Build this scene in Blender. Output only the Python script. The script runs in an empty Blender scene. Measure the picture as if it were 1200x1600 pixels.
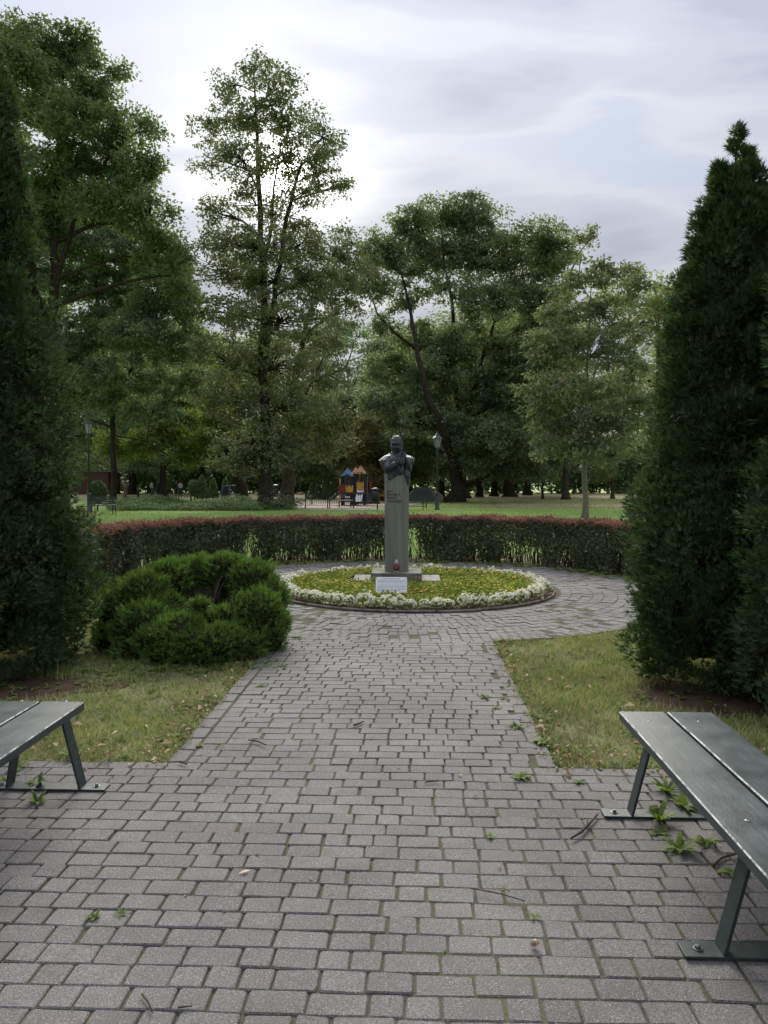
import bpy, bmesh, math
import numpy as np
from mathutils import Vector, Matrix
R = math.radians
rng = np.random.default_rng(7)
SC = bpy.context.scene
COL = SC.collection

# ------------------------------------------------------------------ camera
H, F = 1.57, 1150.0            # eye height (m), focal length in photo pixels
YAW, PITCH = math.atan(44/F), -math.atan(46/F)
cam_d = bpy.data.cameras.new('camera'); cam = bpy.data.objects.new('camera', cam_d); COL.objects.link(cam)
cam_d.sensor_fit = 'VERTICAL'; cam_d.sensor_height = 36; cam_d.lens = 36*F/1600
cam_d.clip_start = 0.05; cam_d.clip_end = 3000
cam.location = (0, 0, H); cam.rotation_euler = (math.pi/2+PITCH, 0, YAW)
SC.camera = cam
CR = np.array(cam.rotation_euler.to_matrix())
def ray(px, py):
    v = CR @ np.array([(px-600)/F, (800-py)/F, -1.0]); return v/v[1]
def AT(px, py, Y):             # world point seen at a photo pixel, at forward distance Y
    v = ray(px, py); return np.array([v[0]*Y, Y, H+v[2]*Y])
def G(px, py, z=0.0):          # point on a level plane seen at a photo pixel
    v = ray(px, py); t = (z-H)/v[2]; return np.array([v[0]*t, t, z])

# ------------------------------------------------------------------ sky and sun
sd = ray(437, 262); sd = sd/np.linalg.norm(sd)
SUN_EL = math.asin(sd[2]); SUN_AZ = math.atan2(sd[0], sd[1])
SC.view_settings.view_transform = 'Standard'; SC.view_settings.look = 'None'
SC.view_settings.gamma = 1; SC.view_settings.exposure = 1.28
SC.view_settings.use_curve_mapping = False
SC.cycles.max_bounces = 7; SC.cycles.diffuse_bounces = 3; SC.cycles.glossy_bounces = 2; SC.cycles.transmission_bounces = 5
W = bpy.data.worlds.new('World'); SC.world = W; W.use_nodes = True
def build_world():
    nt = W.node_tree; N = nt.nodes; L = nt.links; N.clear()
    out = N.new('ShaderNodeOutputWorld')
    sky = N.new('ShaderNodeTexSky'); sky.sky_type = 'NISHITA'; sky.sun_disc = False
    sky.sun_elevation = SUN_EL; sky.sun_rotation = SUN_AZ; sky.dust_density = 2.0
    b1 = N.new('ShaderNodeBackground'); b1.inputs[1].default_value = 0.03; L.new(sky.outputs[0], b1.inputs[0])
    tc = N.new('ShaderNodeTexCoord')
    sep = N.new('ShaderNodeSeparateXYZ'); L.new(tc.outputs['Generated'], sep.inputs[0])
    def math_(op, a, b=None, clamp=False):
        m = N.new('ShaderNodeMath'); m.operation = op; m.use_clamp = clamp
        for i, v in enumerate((a, b)):
            if v is None: continue
            if isinstance(v, (int, float)): m.inputs[i].default_value = v
            else: L.new(v, m.inputs[i])
        return m.outputs[0]
    zz = math_('ADD', math_('MAXIMUM', sep.outputs[2], 0.0), 0.16)
    cx = math_('DIVIDE', sep.outputs[0], zz); cy = math_('DIVIDE', sep.outputs[1], zz)
    comb = N.new('ShaderNodeCombineXYZ'); L.new(cx, comb.inputs[0]); L.new(cy, comb.inputs[1])
    mp = N.new('ShaderNodeMapping'); mp.inputs['Rotation'].default_value = (0, 0, R(28)); mp.inputs['Scale'].default_value = (0.75, 1.7, 1)
    mp.inputs['Location'].default_value = (0.4, 5.2, 0)
    L.new(comb.outputs[0], mp.inputs[0])
    def noise(scale, det, rough, dist):
        n = N.new('ShaderNodeTexNoise'); n.inputs['Scale'].default_value = scale; n.inputs['Detail'].default_value = det
        n.inputs['Roughness'].default_value = rough; n.inputs['Distortion'].default_value = dist
        L.new(mp.outputs[0], n.inputs['Vector']); return n.outputs[0]
    n1 = noise(1.0, 5, 0.48, 0.8); n2 = noise(2.9, 5, 0.5, 0.6)
    dens = math_('ADD', math_('MULTIPLY', n1, 0.72), math_('MULTIPLY', n2, 0.28))
    def ramp(v, stops, interp='EASE'):
        r = N.new('ShaderNodeValToRGB'); r.color_ramp.interpolation = interp
        e = r.color_ramp.elements
        while len(e) < len(stops): e.new(0.5)
        for i, (p, c) in enumerate(stops): e[i].position = p; e[i].color = (*c, 1)
        L.new(v, r.inputs[0]); return r.outputs[0]
    ccol = ramp(dens, [(0.38, (0.40, 0.45, 0.54)), (0.44, (0.465, 0.485, 0.54)), (0.51, (0.40, 0.425, 0.49)), (0.60, (0.32, 0.35, 0.42))])
    dot = N.new('ShaderNodeVectorMath'); dot.operation = 'DOT_PRODUCT'
    L.new(tc.outputs['Generated'], dot.inputs[0]); dot.inputs[1].default_value = tuple(sd)
    ca = math_('MAXIMUM', dot.outputs['Value'], 0.0)
    thin = math_('MAXIMUM', math_('SUBTRACT', 3.4, math_('MULTIPLY', dens, 5.6)), 0.12)
    g1 = math_('MULTIPLY', math_('MULTIPLY', math_('POWER', ca, 190), 0.42), thin)
    g2 = math_('MULTIPLY', math_('POWER', ca, 3000), 6.0)
    g3 = math_('MULTIPLY', math_('POWER', ca, 8), 0.05)
    glow = math_('ADD', math_('ADD', g1, g2), g3)
    gcol = N.new('ShaderNodeVectorMath'); gcol.operation = 'SCALE'; gcol.inputs[0].default_value = (1.0, 0.985, 0.95); L.new(glow, gcol.inputs['Scale'])
    add = N.new('ShaderNodeVectorMath'); add.operation = 'ADD'; L.new(ccol, add.inputs[0]); L.new(gcol.outputs[0], add.inputs[1])
    # overcast luminance distribution: (1 + 2 sin(elevation)) / 3
    cie = math_('DIVIDE', math_('ADD', 1.0, math_('MULTIPLY', math_('MAXIMUM', sep.outputs[2], 0.0), 2.0)), 3.0)
    b2 = N.new('ShaderNodeBackground'); L.new(add.outputs[0], b2.inputs[0]); L.new(math_('MULTIPLY', cie, CLOUD), b2.inputs[1])
    cov = ramp(dens, [(0.36, (0.86,)*3), (0.46, (0.97,)*3)])
    mx = N.new('ShaderNodeMixShader'); L.new(cov, mx.inputs[0]); L.new(b1.outputs[0], mx.inputs[1]); L.new(b2.outputs[0], mx.inputs[2])
    L.new(mx.outputs[0], out.inputs[0])
CLOUD = 1.05
build_world()
sun_d = bpy.data.lights.new('sun', 'SUN'); sun_d.energy = 4.4; sun_d.angle = R(44); sun_d.color = (1.0, 0.95, 0.86)
sun = bpy.data.objects.new('sun', sun_d); COL.objects.link(sun)
sun.rotation_euler = Vector(sd).to_track_quat('Z', 'Y').to_euler()

# ------------------------------------------------------------------ object helpers
def tag(o, label=None, cat=None, group=None, kind=None):
    if label: o['label'] = label
    if cat: o['category'] = cat
    if group: o['group'] = group
    if kind: o['kind'] = kind
    return o
def empty(name, loc, label=None, cat=None, group=None, rz=0):
    o = bpy.data.objects.new(name, None); o.empty_display_size = 0.1; COL.objects.link(o)
    o.location = loc; o.rotation_euler[2] = rz
    return tag(o, label, cat, group)
def link(name, me, m=None, parent=None):
    if m is not None and not me.materials: me.materials.append(m)
    o = bpy.data.objects.new(name, me); COL.objects.link(o)
    if parent is not None: o.parent = parent
    return o
def npmesh(name, V, Fc):
    """V (n,3), Fc (m,k) -> mesh, fast"""
    V = np.ascontiguousarray(V, dtype=np.float32); Fc = np.ascontiguousarray(Fc, dtype=np.int32)
    me = bpy.data.meshes.new(name); m, k = Fc.shape
    me.vertices.add(len(V)); me.vertices.foreach_set('co', V.ravel())
    me.loops.add(m*k); me.loops.foreach_set('vertex_index', Fc.ravel())
    me.polygons.add(m); me.polygons.foreach_set('loop_start', np.arange(0, m*k, k, dtype=np.int32))
    me.polygons.foreach_set('loop_total', np.full(m, k, dtype=np.int32))
    me.update(calc_edges=True); return me
def quadsoup(name, Q):         # Q (n,4,3)
    n, k, _ = Q.shape
    return npmesh(name, Q.reshape(-1, 3), np.arange(n*k).reshape(n, k))
def smooth(me):
    me.polygons.foreach_set('use_smooth', [True]*len(me.polygons)); return me
class MB:
    """collects shapes into ONE mesh"""
    def __init__(s): s.v = []; s.f = []; s.n = 0
    def add(s, V, Fc):
        V = [tuple(map(float, p)) for p in V]
        s.v += V; s.f += [tuple(int(i)+s.n for i in q) for q in Fc]; s.n += len(V); return s
    def box(s, c, d, rot=None):
        c = np.array(c, float); d = np.array(d, float)/2
        P = np.array([[x, y, z] for x in (-1, 1) for y in (-1, 1) for z in (-1, 1)], float)*d
        if rot is not None: P = P @ np.array(rot).T
        return s.add(P+c, [(0, 1, 3, 2), (4, 6, 7, 5), (0, 4, 5, 1), (2, 3, 7, 6), (0, 2, 6, 4), (1, 5, 7, 3)])
    def tube(s, pts, rad, n=8, cap=True):
        pts = np.array(pts, float); rad = np.broadcast_to(np.array(rad, float), (len(pts),))
        t = np.gradient(pts, axis=0); t /= np.linalg.norm(t, axis=1)[:, None]+1e-9
        ref = np.array([1, 0, 0.]) if abs(t[0][0]) < 0.7 else np.array([0, 1, 0.])
        V = []; a = np.arange(n)*2*math.pi/n
        for i in range(len(pts)):
            u = np.cross(t[i], ref); u /= np.linalg.norm(u)+1e-9; w = np.cross(t[i], u)
            V += list(pts[i]+rad[i]*(np.cos(a)[:, None]*u+np.sin(a)[:, None]*w))
        Fc = [(i*n+j, i*n+(j+1) % n, (i+1)*n+(j+1) % n, (i+1)*n+j) for i in range(len(pts)-1) for j in range(n)]
        if cap: Fc += [tuple(range(n))[::-1], tuple((len(pts)-1)*n+j for j in range(n))]
        return s.add(V, Fc)
    def lathe(s, prof, c=(0, 0, 0), n=16):
        V = []; a = np.arange(n)*2*math.pi/n
        for r, z in prof: V += [(c[0]+r*math.cos(x), c[1]+r*math.sin(x), c[2]+z) for x in a]
        k = len(prof)
        Fc = [(i*n+j, i*n+(j+1) % n, (i+1)*n+(j+1) % n, (i+1)*n+j) for i in range(k-1) for j in range(n)]
        Fc += [tuple(range(n))[::-1], tuple((k-1)*n+j for j in range(n))]
        return s.add(V, Fc)
    def prism(s, poly, y0, y1):    # polygon in xz, extruded along y
        n = len(poly)
        V = [(x, y0, z) for x, z in poly]+[(x, y1, z) for x, z in poly]
        Fc = [tuple(range(n)), tuple(range(2*n-1, n-1, -1))]+[(i, i+n, (i+1) % n+n, (i+1) % n) for i in range(n)]
        return s.add(V, Fc)
    def ell(s, c, r, nu=14, nv=10, rot=None, fn=None):
        V = []; 
        for i in range(nv+1):
            ph = math.pi*i/nv
            for j in range(nu):
                th = 2*math.pi*j/nu
                p = np.array([math.sin(ph)*math.cos(th), math.sin(ph)*math.sin(th), -math.cos(ph)])
                q = p*np.array(r)
                if fn: q = fn(p, q)
                if rot is not None: q = np.array(rot) @ q
                V.append(q+np.array(c))
        Fc = [(i*nu+j, i*nu+(j+1) % nu, (i+1)*nu+(j+1) % nu, (i+1)*nu+j) for i in range(nv) for j in range(nu)]
        return s.add(V, Fc)
    def mesh(s, name):
        me = bpy.data.meshes.new(name); me.from_pydata(s.v, [], s.f); me.update(); return me
    def build(s, name, m, parent=None, sm=False, bevel=0, off=None):
        if off is not None: s.v = [(x-off[0], y-off[1], z-off[2]) for x, y, z in s.v]
        me = s.mesh(name)
        if sm: smooth(me)
        o = link(name, me, m, parent)
        if bevel:
            b = o.modifiers.new('bevel', 'BEVEL'); b.width = bevel; b.segments = 2; b.limit_method = 'ANGLE'
        return o

# ------------------------------------------------------------------ materials
def newmat(name):
    m = bpy.data.materials.new(name); m.use_nodes = True
    return m, m.node_tree.nodes, m.node_tree.links, m.node_tree.nodes['Principled BSDF']
def nd(N, typ, **kw):
    n = N.new(typ)
    for k, v in kw.items():
        if hasattr(n, k): setattr(n, k, v)
        else: n.inputs[k.replace('_', ' ')].default_value = v
    return n
def ramp_node(N, L, src, stops, interp='LINEAR'):
    r = N.new('ShaderNodeValToRGB'); e = r.color_ramp.elements; r.color_ramp.interpolation = interp
    while len(e) < len(stops): e.new(0.5)
    for i, (p, c) in enumerate(stops): e[i].position = p; e[i].color = (*c, 1)
    L.new(src, r.inputs[0]); return r.outputs[0]
def mixc(N, L, fac, a, b, mode='MIX'):
    m = N.new('ShaderNodeMix'); m.data_type = 'RGBA'; m.blend_type = mode
    for sock, v in ((m.inputs[0], fac), (m.inputs[6], a), (m.inputs[7], b)):
        if isinstance(v, (int, float)): sock.default_value = v
        elif isinstance(v, tuple): sock.default_value = (*v, 1)
        else: L.new(v, sock)
    return m.outputs[2]
def noise_node(N, L, vec, scale, det=4, rough=0.55):
    n = N.new('ShaderNodeTexNoise'); n.inputs['Scale'].default_value = scale; n.inputs['Detail'].default_value = det
    n.inputs['Roughness'].default_value = rough; L.new(vec, n.inputs['Vector']); return n.outputs[0]
def bump(N, L, P, h, strength=0.4, dist=0.01):
    b = N.new('ShaderNodeBump'); b.inputs['Strength'].default_value = strength; b.inputs['Distance'].default_value = dist
    L.new(h, b.inputs['Height']); L.new(b.outputs[0], P.inputs['Normal'])
def pos(N): return N.new('ShaderNodeNewGeometry').outputs['Position']
def plain(name, c, rough=0.6, metal=0, var=0.25, scale=12, bs=0.15, spec=0.5):
    m, N, L, P = newmat(name)
    tc = N.new('ShaderNodeTexCoord').outputs['Object']
    n = noise_node(N, L, tc, scale, 5)
    col = ramp_node(N, L, n, [(0.3, tuple(x*(1-var) for x in c)), (0.7, tuple(min(1, x*(1+var)) for x in c))])
    L.new(col, P.inputs['Base Color']); P.inputs['Roughness'].default_value = rough; P.inputs['Metallic'].default_value = metal
    P.inputs['Specular IOR Level'].default_value = spec
    if bs: bump(N, L, P, n, bs, 0.01)
    return m
def leafmat(name, cols, trans=0.35, tcol=None, rough=0.62, scale=0.6, spec=0.14, lo=0.72, hi=1.22):
    m, N, L, P = newmat(name)
    g = N.new('ShaderNodeNewGeometry')
    k = len(cols); stops = [(i/(k-1) if k > 1 else 0, c) for i, c in enumerate(cols)]
    col = ramp_node(N, L, g.outputs['Random Per Island'], stops)
    n = noise_node(N, L, g.outputs['Position'], scale, 3)
    v = ramp_node(N, L, n, [(0.35, (lo,)*3), (0.65, (hi,)*3)])
    col = mixc(N, L, 1.0, col, v, 'MULTIPLY')
    L.new(col, P.inputs['Base Color']); P.inputs['Roughness'].default_value = rough; P.inputs['Specular IOR Level'].default_value = spec
    if trans:
        t = N.new('ShaderNodeBsdfTranslucent')
        tcl = mixc(N, L, 1.0, col, tcol or (1.4, 1.4, 0.8), 'MULTIPLY'); L.new(tcl, t.inputs[0])
        mx = N.new('ShaderNodeMixShader'); mx.inputs[0].default_value = trans
        out = N['Material Output']; L.new(P.outputs[0], mx.inputs[1]); L.new(t.outputs[0], mx.inputs[2]); L.new(mx.outputs[0], out.inputs[0])
    return m

def paver_mat():
    m, N, L, P = newmat('concrete_paver')
    g = N.new('ShaderNodeNewGeometry'); p = g.outputs['Position']; oi = N.new('ShaderNodeObjectInfo')
    s = N.new('ShaderNodeMath'); s.operation = 'ADD'; L.new(g.outputs['Random Per Island'], s.inputs[0]); L.new(oi.outputs['Random'], s.inputs[1])
    fr = N.new('ShaderNodeMath'); fr.operation = 'FRACT'; L.new(s.outputs[0], fr.inputs[0])
    base = ramp_node(N, L, fr.outputs[0], [(0, (0.130, 0.121, 0.117)), (0.5, (0.148, 0.138, 0.133)), (0.85, (0.164, 0.152, 0.146)), (1, (0.14, 0.128, 0.119))])
    n1 = noise_node(N, L, p, 1.1, 4); v1 = ramp_node(N, L, n1, [(0.33, (0.74,)*3), (0.67, (1.2,)*3)])
    col = mixc(N, L, 1.0, base, v1, 'MULTIPLY')
    n2 = noise_node(N, L, p, 160, 3, 0.7); v2 = ramp_node(N, L, n2, [(0.3, (0.42,)*3), (0.5, (0.98,)*3), (0.66, (1.5,)*3)])
    col = mixc(N, L, 1.0, col, v2, 'MULTIPLY')
    vo = N.new('ShaderNodeTexVoronoi'); vo.inputs['Scale'].default_value = 130; L.new(p, vo.inputs['Vector'])
    sp = ramp_node(N, L, vo.outputs['Distance'], [(0.16, (1,)*3), (0.26, (0,)*3)])
    sel = N.new('ShaderNodeSeparateColor'); L.new(vo.outputs['Color'], sel.inputs[0])
    gt = N.new('ShaderNodeMath'); gt.operation = 'GREATER_THAN'; gt.inputs[1].default_value = 0.66; L.new(sel.outputs[0], gt.inputs[0])
    mu = N.new('ShaderNodeMath'); mu.operation = 'MULTIPLY'; L.new(sp, mu.inputs[0]); L.new(gt.outputs[0], mu.inputs[1])
    col = mixc(N, L, mu.outputs[0], col, (0.42, 0.40, 0.385))
    n3 = noise_node(N, L, p, 9, 5); v3 = ramp_node(N, L, n3, [(0.52, (0,)*3), (0.72, (0.6,)*3)])
    col = mixc(N, L, v3, col, (0.11, 0.105, 0.09))
    L.new(col, P.inputs['Base Color']); P.inputs['Roughness'].default_value = 0.8; P.inputs['Specular IOR Level'].default_value = 0.35
    bump(N, L, P, n2, 0.7, 0.004); return m
def ground_mat(name, stops, scales=(0.25, 2.2, 30), bs=0.5):
    m, N, L, P = newmat(name); p = pos(N)
    a = noise_node(N, L, p, scales[0], 4); b = noise_node(N, L, p, scales[1], 5, 0.65); c = noise_node(N, L, p, scales[2], 4, 0.7)
    s1 = N.new('ShaderNodeMath'); s1.operation = 'ADD'; L.new(a, s1.inputs[0]); L.new(b, s1.inputs[1])
    s2 = N.new('ShaderNodeMath'); s2.operation = 'ADD'; L.new(s1.outputs[0], s2.inputs[0]); L.new(c, s2.inputs[1])
    s3 = N.new('ShaderNodeMath'); s3.operation = 'DIVIDE'; L.new(s2.outputs[0], s3.inputs[0]); s3.inputs[1].default_value = 3
    L.new(ramp_node(N, L, s3.outputs[0], stops), P.inputs['Base Color']); P.inputs['Roughness'].default_value = 0.95
    P.inputs['Specular IOR Level'].default_value = 0.15
    bump(N, L, P, c, bs, 0.03); return m

M = {}
M['paver'] = paver_mat()
M['joint'] = ground_mat('joint_sand_and_moss', [(0.40, (0.055, 0.050, 0.042)), (0.50, (0.115, 0.10, 0.075)), (0.56, (0.105, 0.115, 0.045)), (0.66, (0.17, 0.145, 0.10))], (1.3, 9, 90))
M['lawn'] = ground_mat('lawn_ground', [(0.36, (0.15, 0.225, 0.055)), (0.50, (0.20, 0.29, 0.075)), (0.62, (0.26, 0.31, 0.11))])
M['turf'] = ground_mat('turf_ground', [(0.38, (0.12, 0.12, 0.055)), (0.52, (0.20, 0.195, 0.095)), (0.64, (0.29, 0.25, 0.15))], (0.6, 4, 60))
M['dry'] = ground_mat('dry_grass_ground', [(0.38, (0.17, 0.16, 0.075)), (0.50, (0.27, 0.235, 0.125)), (0.62, (0.36, 0.30, 0.18))], (0.08, 0.6, 6))
M['sand'] = ground_mat('playground_sand', [(0.38, (0.40, 0.31, 0.24)), (0.55, (0.55, 0.45, 0.36)), (0.65, (0.62, 0.52, 0.43))], (0.2, 1.5, 14))
M['mulch'] = ground_mat('needle_mulch', [(0.40, (0.030, 0.020, 0.015)), (0.52, (0.075, 0.047, 0.034)), (0.63, (0.16, 0.105, 0.075))], (2, 14, 120))
M['soil'] = ground_mat('bed_soil', [(0.40, (0.02, 0.016, 0.012)), (0.60, (0.06, 0.045, 0.03))], (2, 14, 120))
M['slab'] = ground_mat('pale_concrete', [(0.40, (0.26, 0.25, 0.23)), (0.52, (0.36, 0.34, 0.31)), (0.62, (0.44, 0.42, 0.39))], (1, 8, 90), 0.2)
M['kerb'] = plain('kerb_plastic', (0.15, 0.132, 0.115), 0.9, var=0.45, scale=9)
M['bark'] = plain('dark_bark', (0.040, 0.031, 0.025), 0.95, var=0.5, scale=5, bs=0.9, spec=0.1)
M['bark_pale'] = plain('pale_bark', (0.19, 0.175, 0.145), 0.95, var=0.4, scale=9, bs=0.7, spec=0.1)
M['bark_far'] = plain('brown_bark', (0.065, 0.052, 0.042), 0.95, var=0.4, scale=3, bs=0.7, spec=0.1)
M['twig'] = plain('twig_bark', (0.075, 0.055, 0.042), 0.9, var=0.4, scale=30, bs=0.3, spec=0.1)
M['linden'] = leafmat('linden_leaf', [(0.098, 0.1265, 0.0631), (0.1344, 0.1661, 0.0829), (0.1819, 0.2056, 0.103), (0.2213, 0.2135, 0.1096)], 0.22, (1.3, 1.3, 0.85))
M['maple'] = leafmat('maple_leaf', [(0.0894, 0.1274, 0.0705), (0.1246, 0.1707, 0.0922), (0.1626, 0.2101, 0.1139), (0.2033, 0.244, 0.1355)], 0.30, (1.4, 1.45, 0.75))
M['maple2'] = leafmat('left_maple_leaf', [(0.0891, 0.128, 0.064), (0.1253, 0.1753, 0.0862), (0.1739, 0.2226, 0.1113)], 0.30, (1.4, 1.45, 0.75))  # leaf greens of the tall maple at the left edge
M['acacia'] = leafmat('bluish_green_leaf', [(0.1209, 0.1778, 0.1009), (0.1714, 0.2336, 0.1356), (0.2218, 0.2708, 0.1559)], 0.26, (1.4, 1.5, 0.8))
M['ash'] = leafmat('ash_leaf', [(0.1029, 0.1307, 0.075), (0.1428, 0.173, 0.1016), (0.1876, 0.2154, 0.1331), (0.2238, 0.242, 0.1452)], 0.30, (1.5, 1.5, 0.7))
M['olive'] = leafmat('olive_leaf', [(0.1222, 0.1265, 0.0517), (0.1796, 0.1696, 0.0747), (0.23, 0.2012, 0.0935)], 0.28)
M['yellowgreen'] = leafmat('yellow_green_leaf', [(0.0488, 0.0862, 0.0253), (0.0886, 0.1318, 0.0379), (0.1329, 0.1673, 0.0553)], 0.45, (1.7, 1.5, 0.5))
M['farleaf'] = leafmat('far_leaf', [(0.1344, 0.1723, 0.086), (0.1937, 0.2449, 0.1156), (0.2689, 0.3061, 0.1452)], 0.3, scale=0.2)
M['darkleaf'] = leafmat('deep_green_leaf', [(0.098, 0.1604, 0.0801), (0.1604, 0.245, 0.1158), (0.2228, 0.3119, 0.1336)], 0.2, scale=0.2)
M['thuja'] = leafmat('thuja_spray', [(0.0222, 0.0428, 0.0207), (0.0425, 0.0745, 0.032), (0.0708, 0.1136, 0.0451), (0.1061, 0.149, 0.0583)], 0.20, (1.3, 1.5, 0.6), scale=3.0, spec=0.3)
M['thuja_core'] = plain('dark_core_fill', (0.022, 0.022, 0.013), 1.0, var=0.5, scale=9, spec=0.0)  # near-black filler of the added solid cores inside conifers and shrub
M['bush'] = leafmat('bush_spray', [(0.0639, 0.1207, 0.0286), (0.1022, 0.1811, 0.0411), (0.1405, 0.2294, 0.0548), (0.166, 0.2474, 0.0639)], 0.25, (1.3, 1.4, 0.6), scale=4.0)
M['hedge'] = leafmat('barberry_leaf', [(0.0863, 0.0822, 0.06), (0.1208, 0.1723, 0.0825), (0.0978, 0.1325, 0.07), (0.1208, 0.1219, 0.085), (0.1495, 0.1988, 0.0938)], 0.2, (1.4, 1.2, 0.8), scale=1.0)
M['hedge_top'] = leafmat('red_barberry_leaf', [(0.15, 0.07, 0.062), (0.23, 0.11, 0.095), (0.3, 0.17, 0.14), (0.19, 0.15, 0.09), (0.16, 0.085, 0.075)], 0.3, (1.4, 1.0, 0.8), scale=1.6)
M['grass'] = leafmat('grass_blade', [(0.13, 0.195, 0.052), (0.1885, 0.2665, 0.078), (0.247, 0.2925, 0.1105), (0.338, 0.3185, 0.1625), (0.468, 0.39, 0.234)], 0.3, (1.3, 1.3, 0.6), scale=1.6, spec=0.2)
M['grass_far'] = leafmat('far_grass_blade', [(0.1688, 0.3037, 0.0607), (0.2279, 0.3798, 0.0844), (0.3037, 0.4304, 0.1098)], 0.3, (1.3, 1.3, 0.6), scale=0.3, spec=0.2)
M['grass_dry'] = leafmat('dry_grass_blade', [(0.216, 0.204, 0.09), (0.324, 0.282, 0.144), (0.432, 0.36, 0.204)], 0.3, (1.3, 1.2, 0.7), scale=0.3, spec=0.2)
M['weed'] = leafmat('weed_leaf', [(0.0833, 0.1368, 0.0286), (0.1428, 0.2082, 0.0476), (0.1904, 0.238, 0.0654)], 0.35, (1.3, 1.4, 0.5), scale=6)
M['bedgreen'] = leafmat('bed_plant_leaf', [(0.1242, 0.172, 0.0496), (0.207, 0.2717, 0.0803), (0.3105, 0.3441, 0.1147)], 0.35, (1.3, 1.4, 0.6), scale=2.5)
M['yellow'] = leafmat('yellow_petal', [(0.60, 0.40, 0.015), (0.72, 0.52, 0.03), (0.66, 0.45, 0.02)], 0.25, (1.2, 1.1, 0.6), scale=3)
M['white'] = leafmat('white_petal', [(0.78, 0.77, 0.66), (0.86, 0.85, 0.76), (0.84, 0.82, 0.66)], 0.42, (1.1, 1.1, 1.0), scale=5, lo=0.9, hi=1.08)
M['litter'] = leafmat('fallen_leaf', [(0.072, 0.036, 0.0192), (0.16, 0.08, 0.04), (0.264, 0.16, 0.088), (0.336, 0.248, 0.16), (0.288, 0.2, 0.032)], 0.15, (1.2, 1.1, 0.8), scale=3)
M['steel'] = plain('green_painted_steel', (0.022, 0.034, 0.033), 0.52, var=0.35, scale=25, bs=0.1)
M['black'] = plain('black_painted_metal', (0.010, 0.011, 0.012), 0.5, var=0.3)
M['zinc'] = plain('grey_bolt_metal', (0.16, 0.17, 0.17), 0.45, 0.7)
M['pole'] = plain('green_lamp_paint', (0.030, 0.046, 0.045), 0.5, var=0.2)
M['board'] = plain('white_enamel', (0.80, 0.81, 0.83), 0.35, var=0.03)
M['ink'] = plain('pale_blue_ink', (0.22, 0.26, 0.34), 0.6, var=0.1)
M['letter'] = plain('engraved_letter', (0.035, 0.037, 0.034), 0.7)
M['benchgreen'] = plain('park_bench_green', (0.018, 0.034, 0.028), 0.45)
for k, c in dict(red=(0.18, 0.025, 0.025), yellow_p=(0.60, 0.36, 0.045), blue_p=(0.13, 0.33, 0.60), tan_p=(0.60, 0.34, 0.18), navy=(0.012, 0.017, 0.035),
                 slide=(0.75, 0.76, 0.78), blue_d=(0.03, 0.10, 0.28), orange=(0.8, 0.30, 0.02), green_p=(0.08, 0.35, 0.15), brick_red=(0.10, 0.032, 0.03),
                 roofgrey=(0.11, 0.105, 0.10), wood=(0.12, 0.068, 0.035), tent=(0.20, 0.21, 0.24), tentpink=(0.50, 0.38, 0.36), cloth_dark=(0.03, 0.03, 0.04), pinkred=(0.55, 0.10, 0.09)).items():
    M[k] = plain(k, c, 0.55, var=0.12, bs=0.05)
def pedestal_mat():
    m, N, L, P = newmat('grey_green_stone'); tc = N.new('ShaderNodeTexCoord').outputs['Object']
    mp = N.new('ShaderNodeMapping'); mp.inputs['Scale'].default_value = (9, 9, 0.7); L.new(tc, mp.inputs[0])
    st = noise_node(N, L, mp.outputs[0], 1.6, 4); fi = noise_node(N, L, tc, 70, 4)
    col = ramp_node(N, L, st, [(0.30, (0.135, 0.140, 0.116)), (0.52, (0.185, 0.19, 0.160)), (0.72, (0.225, 0.227, 0.195))])
    v = ramp_node(N, L, fi, [(0.3, (0.85,)*3), (0.7, (1.12,)*3)])
    L.new(mixc(N, L, 1.0, col, v, 'MULTIPLY'), P.inputs['Base Color']); P.inputs['Roughness'].default_value = 0.62
    bump(N, L, P, fi, 0.15, 0.004); return m
M['stone'] = pedestal_mat()
def bronze_mat():
    m, N, L, P = newmat('dark_bronze'); tc = N.new('ShaderNodeTexCoord').outputs['Object']
    a = noise_node(N, L, tc, 14, 6, 0.65); b = noise_node(N, L, tc, 60, 4, 0.6)
    L.new(ramp_node(N, L, a, [(0.3, (0.014, 0.015, 0.019)), (0.52, (0.055, 0.059, 0.070)), (0.72, (0.17, 0.175, 0.195))]), P.inputs['Base Color'])
    P.inputs['Metallic'].default_value = 0.55; P.inputs['Roughness'].default_value = 0.42
    ad = N.new('ShaderNodeMath'); ad.operation = 'ADD'; L.new(a, ad.inputs[0]); L.new(b, ad.inputs[1])
    bump(N, L, P, ad.outputs[0], 0.55, 0.012); return m
M['bronze'] = bronze_mat()
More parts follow.
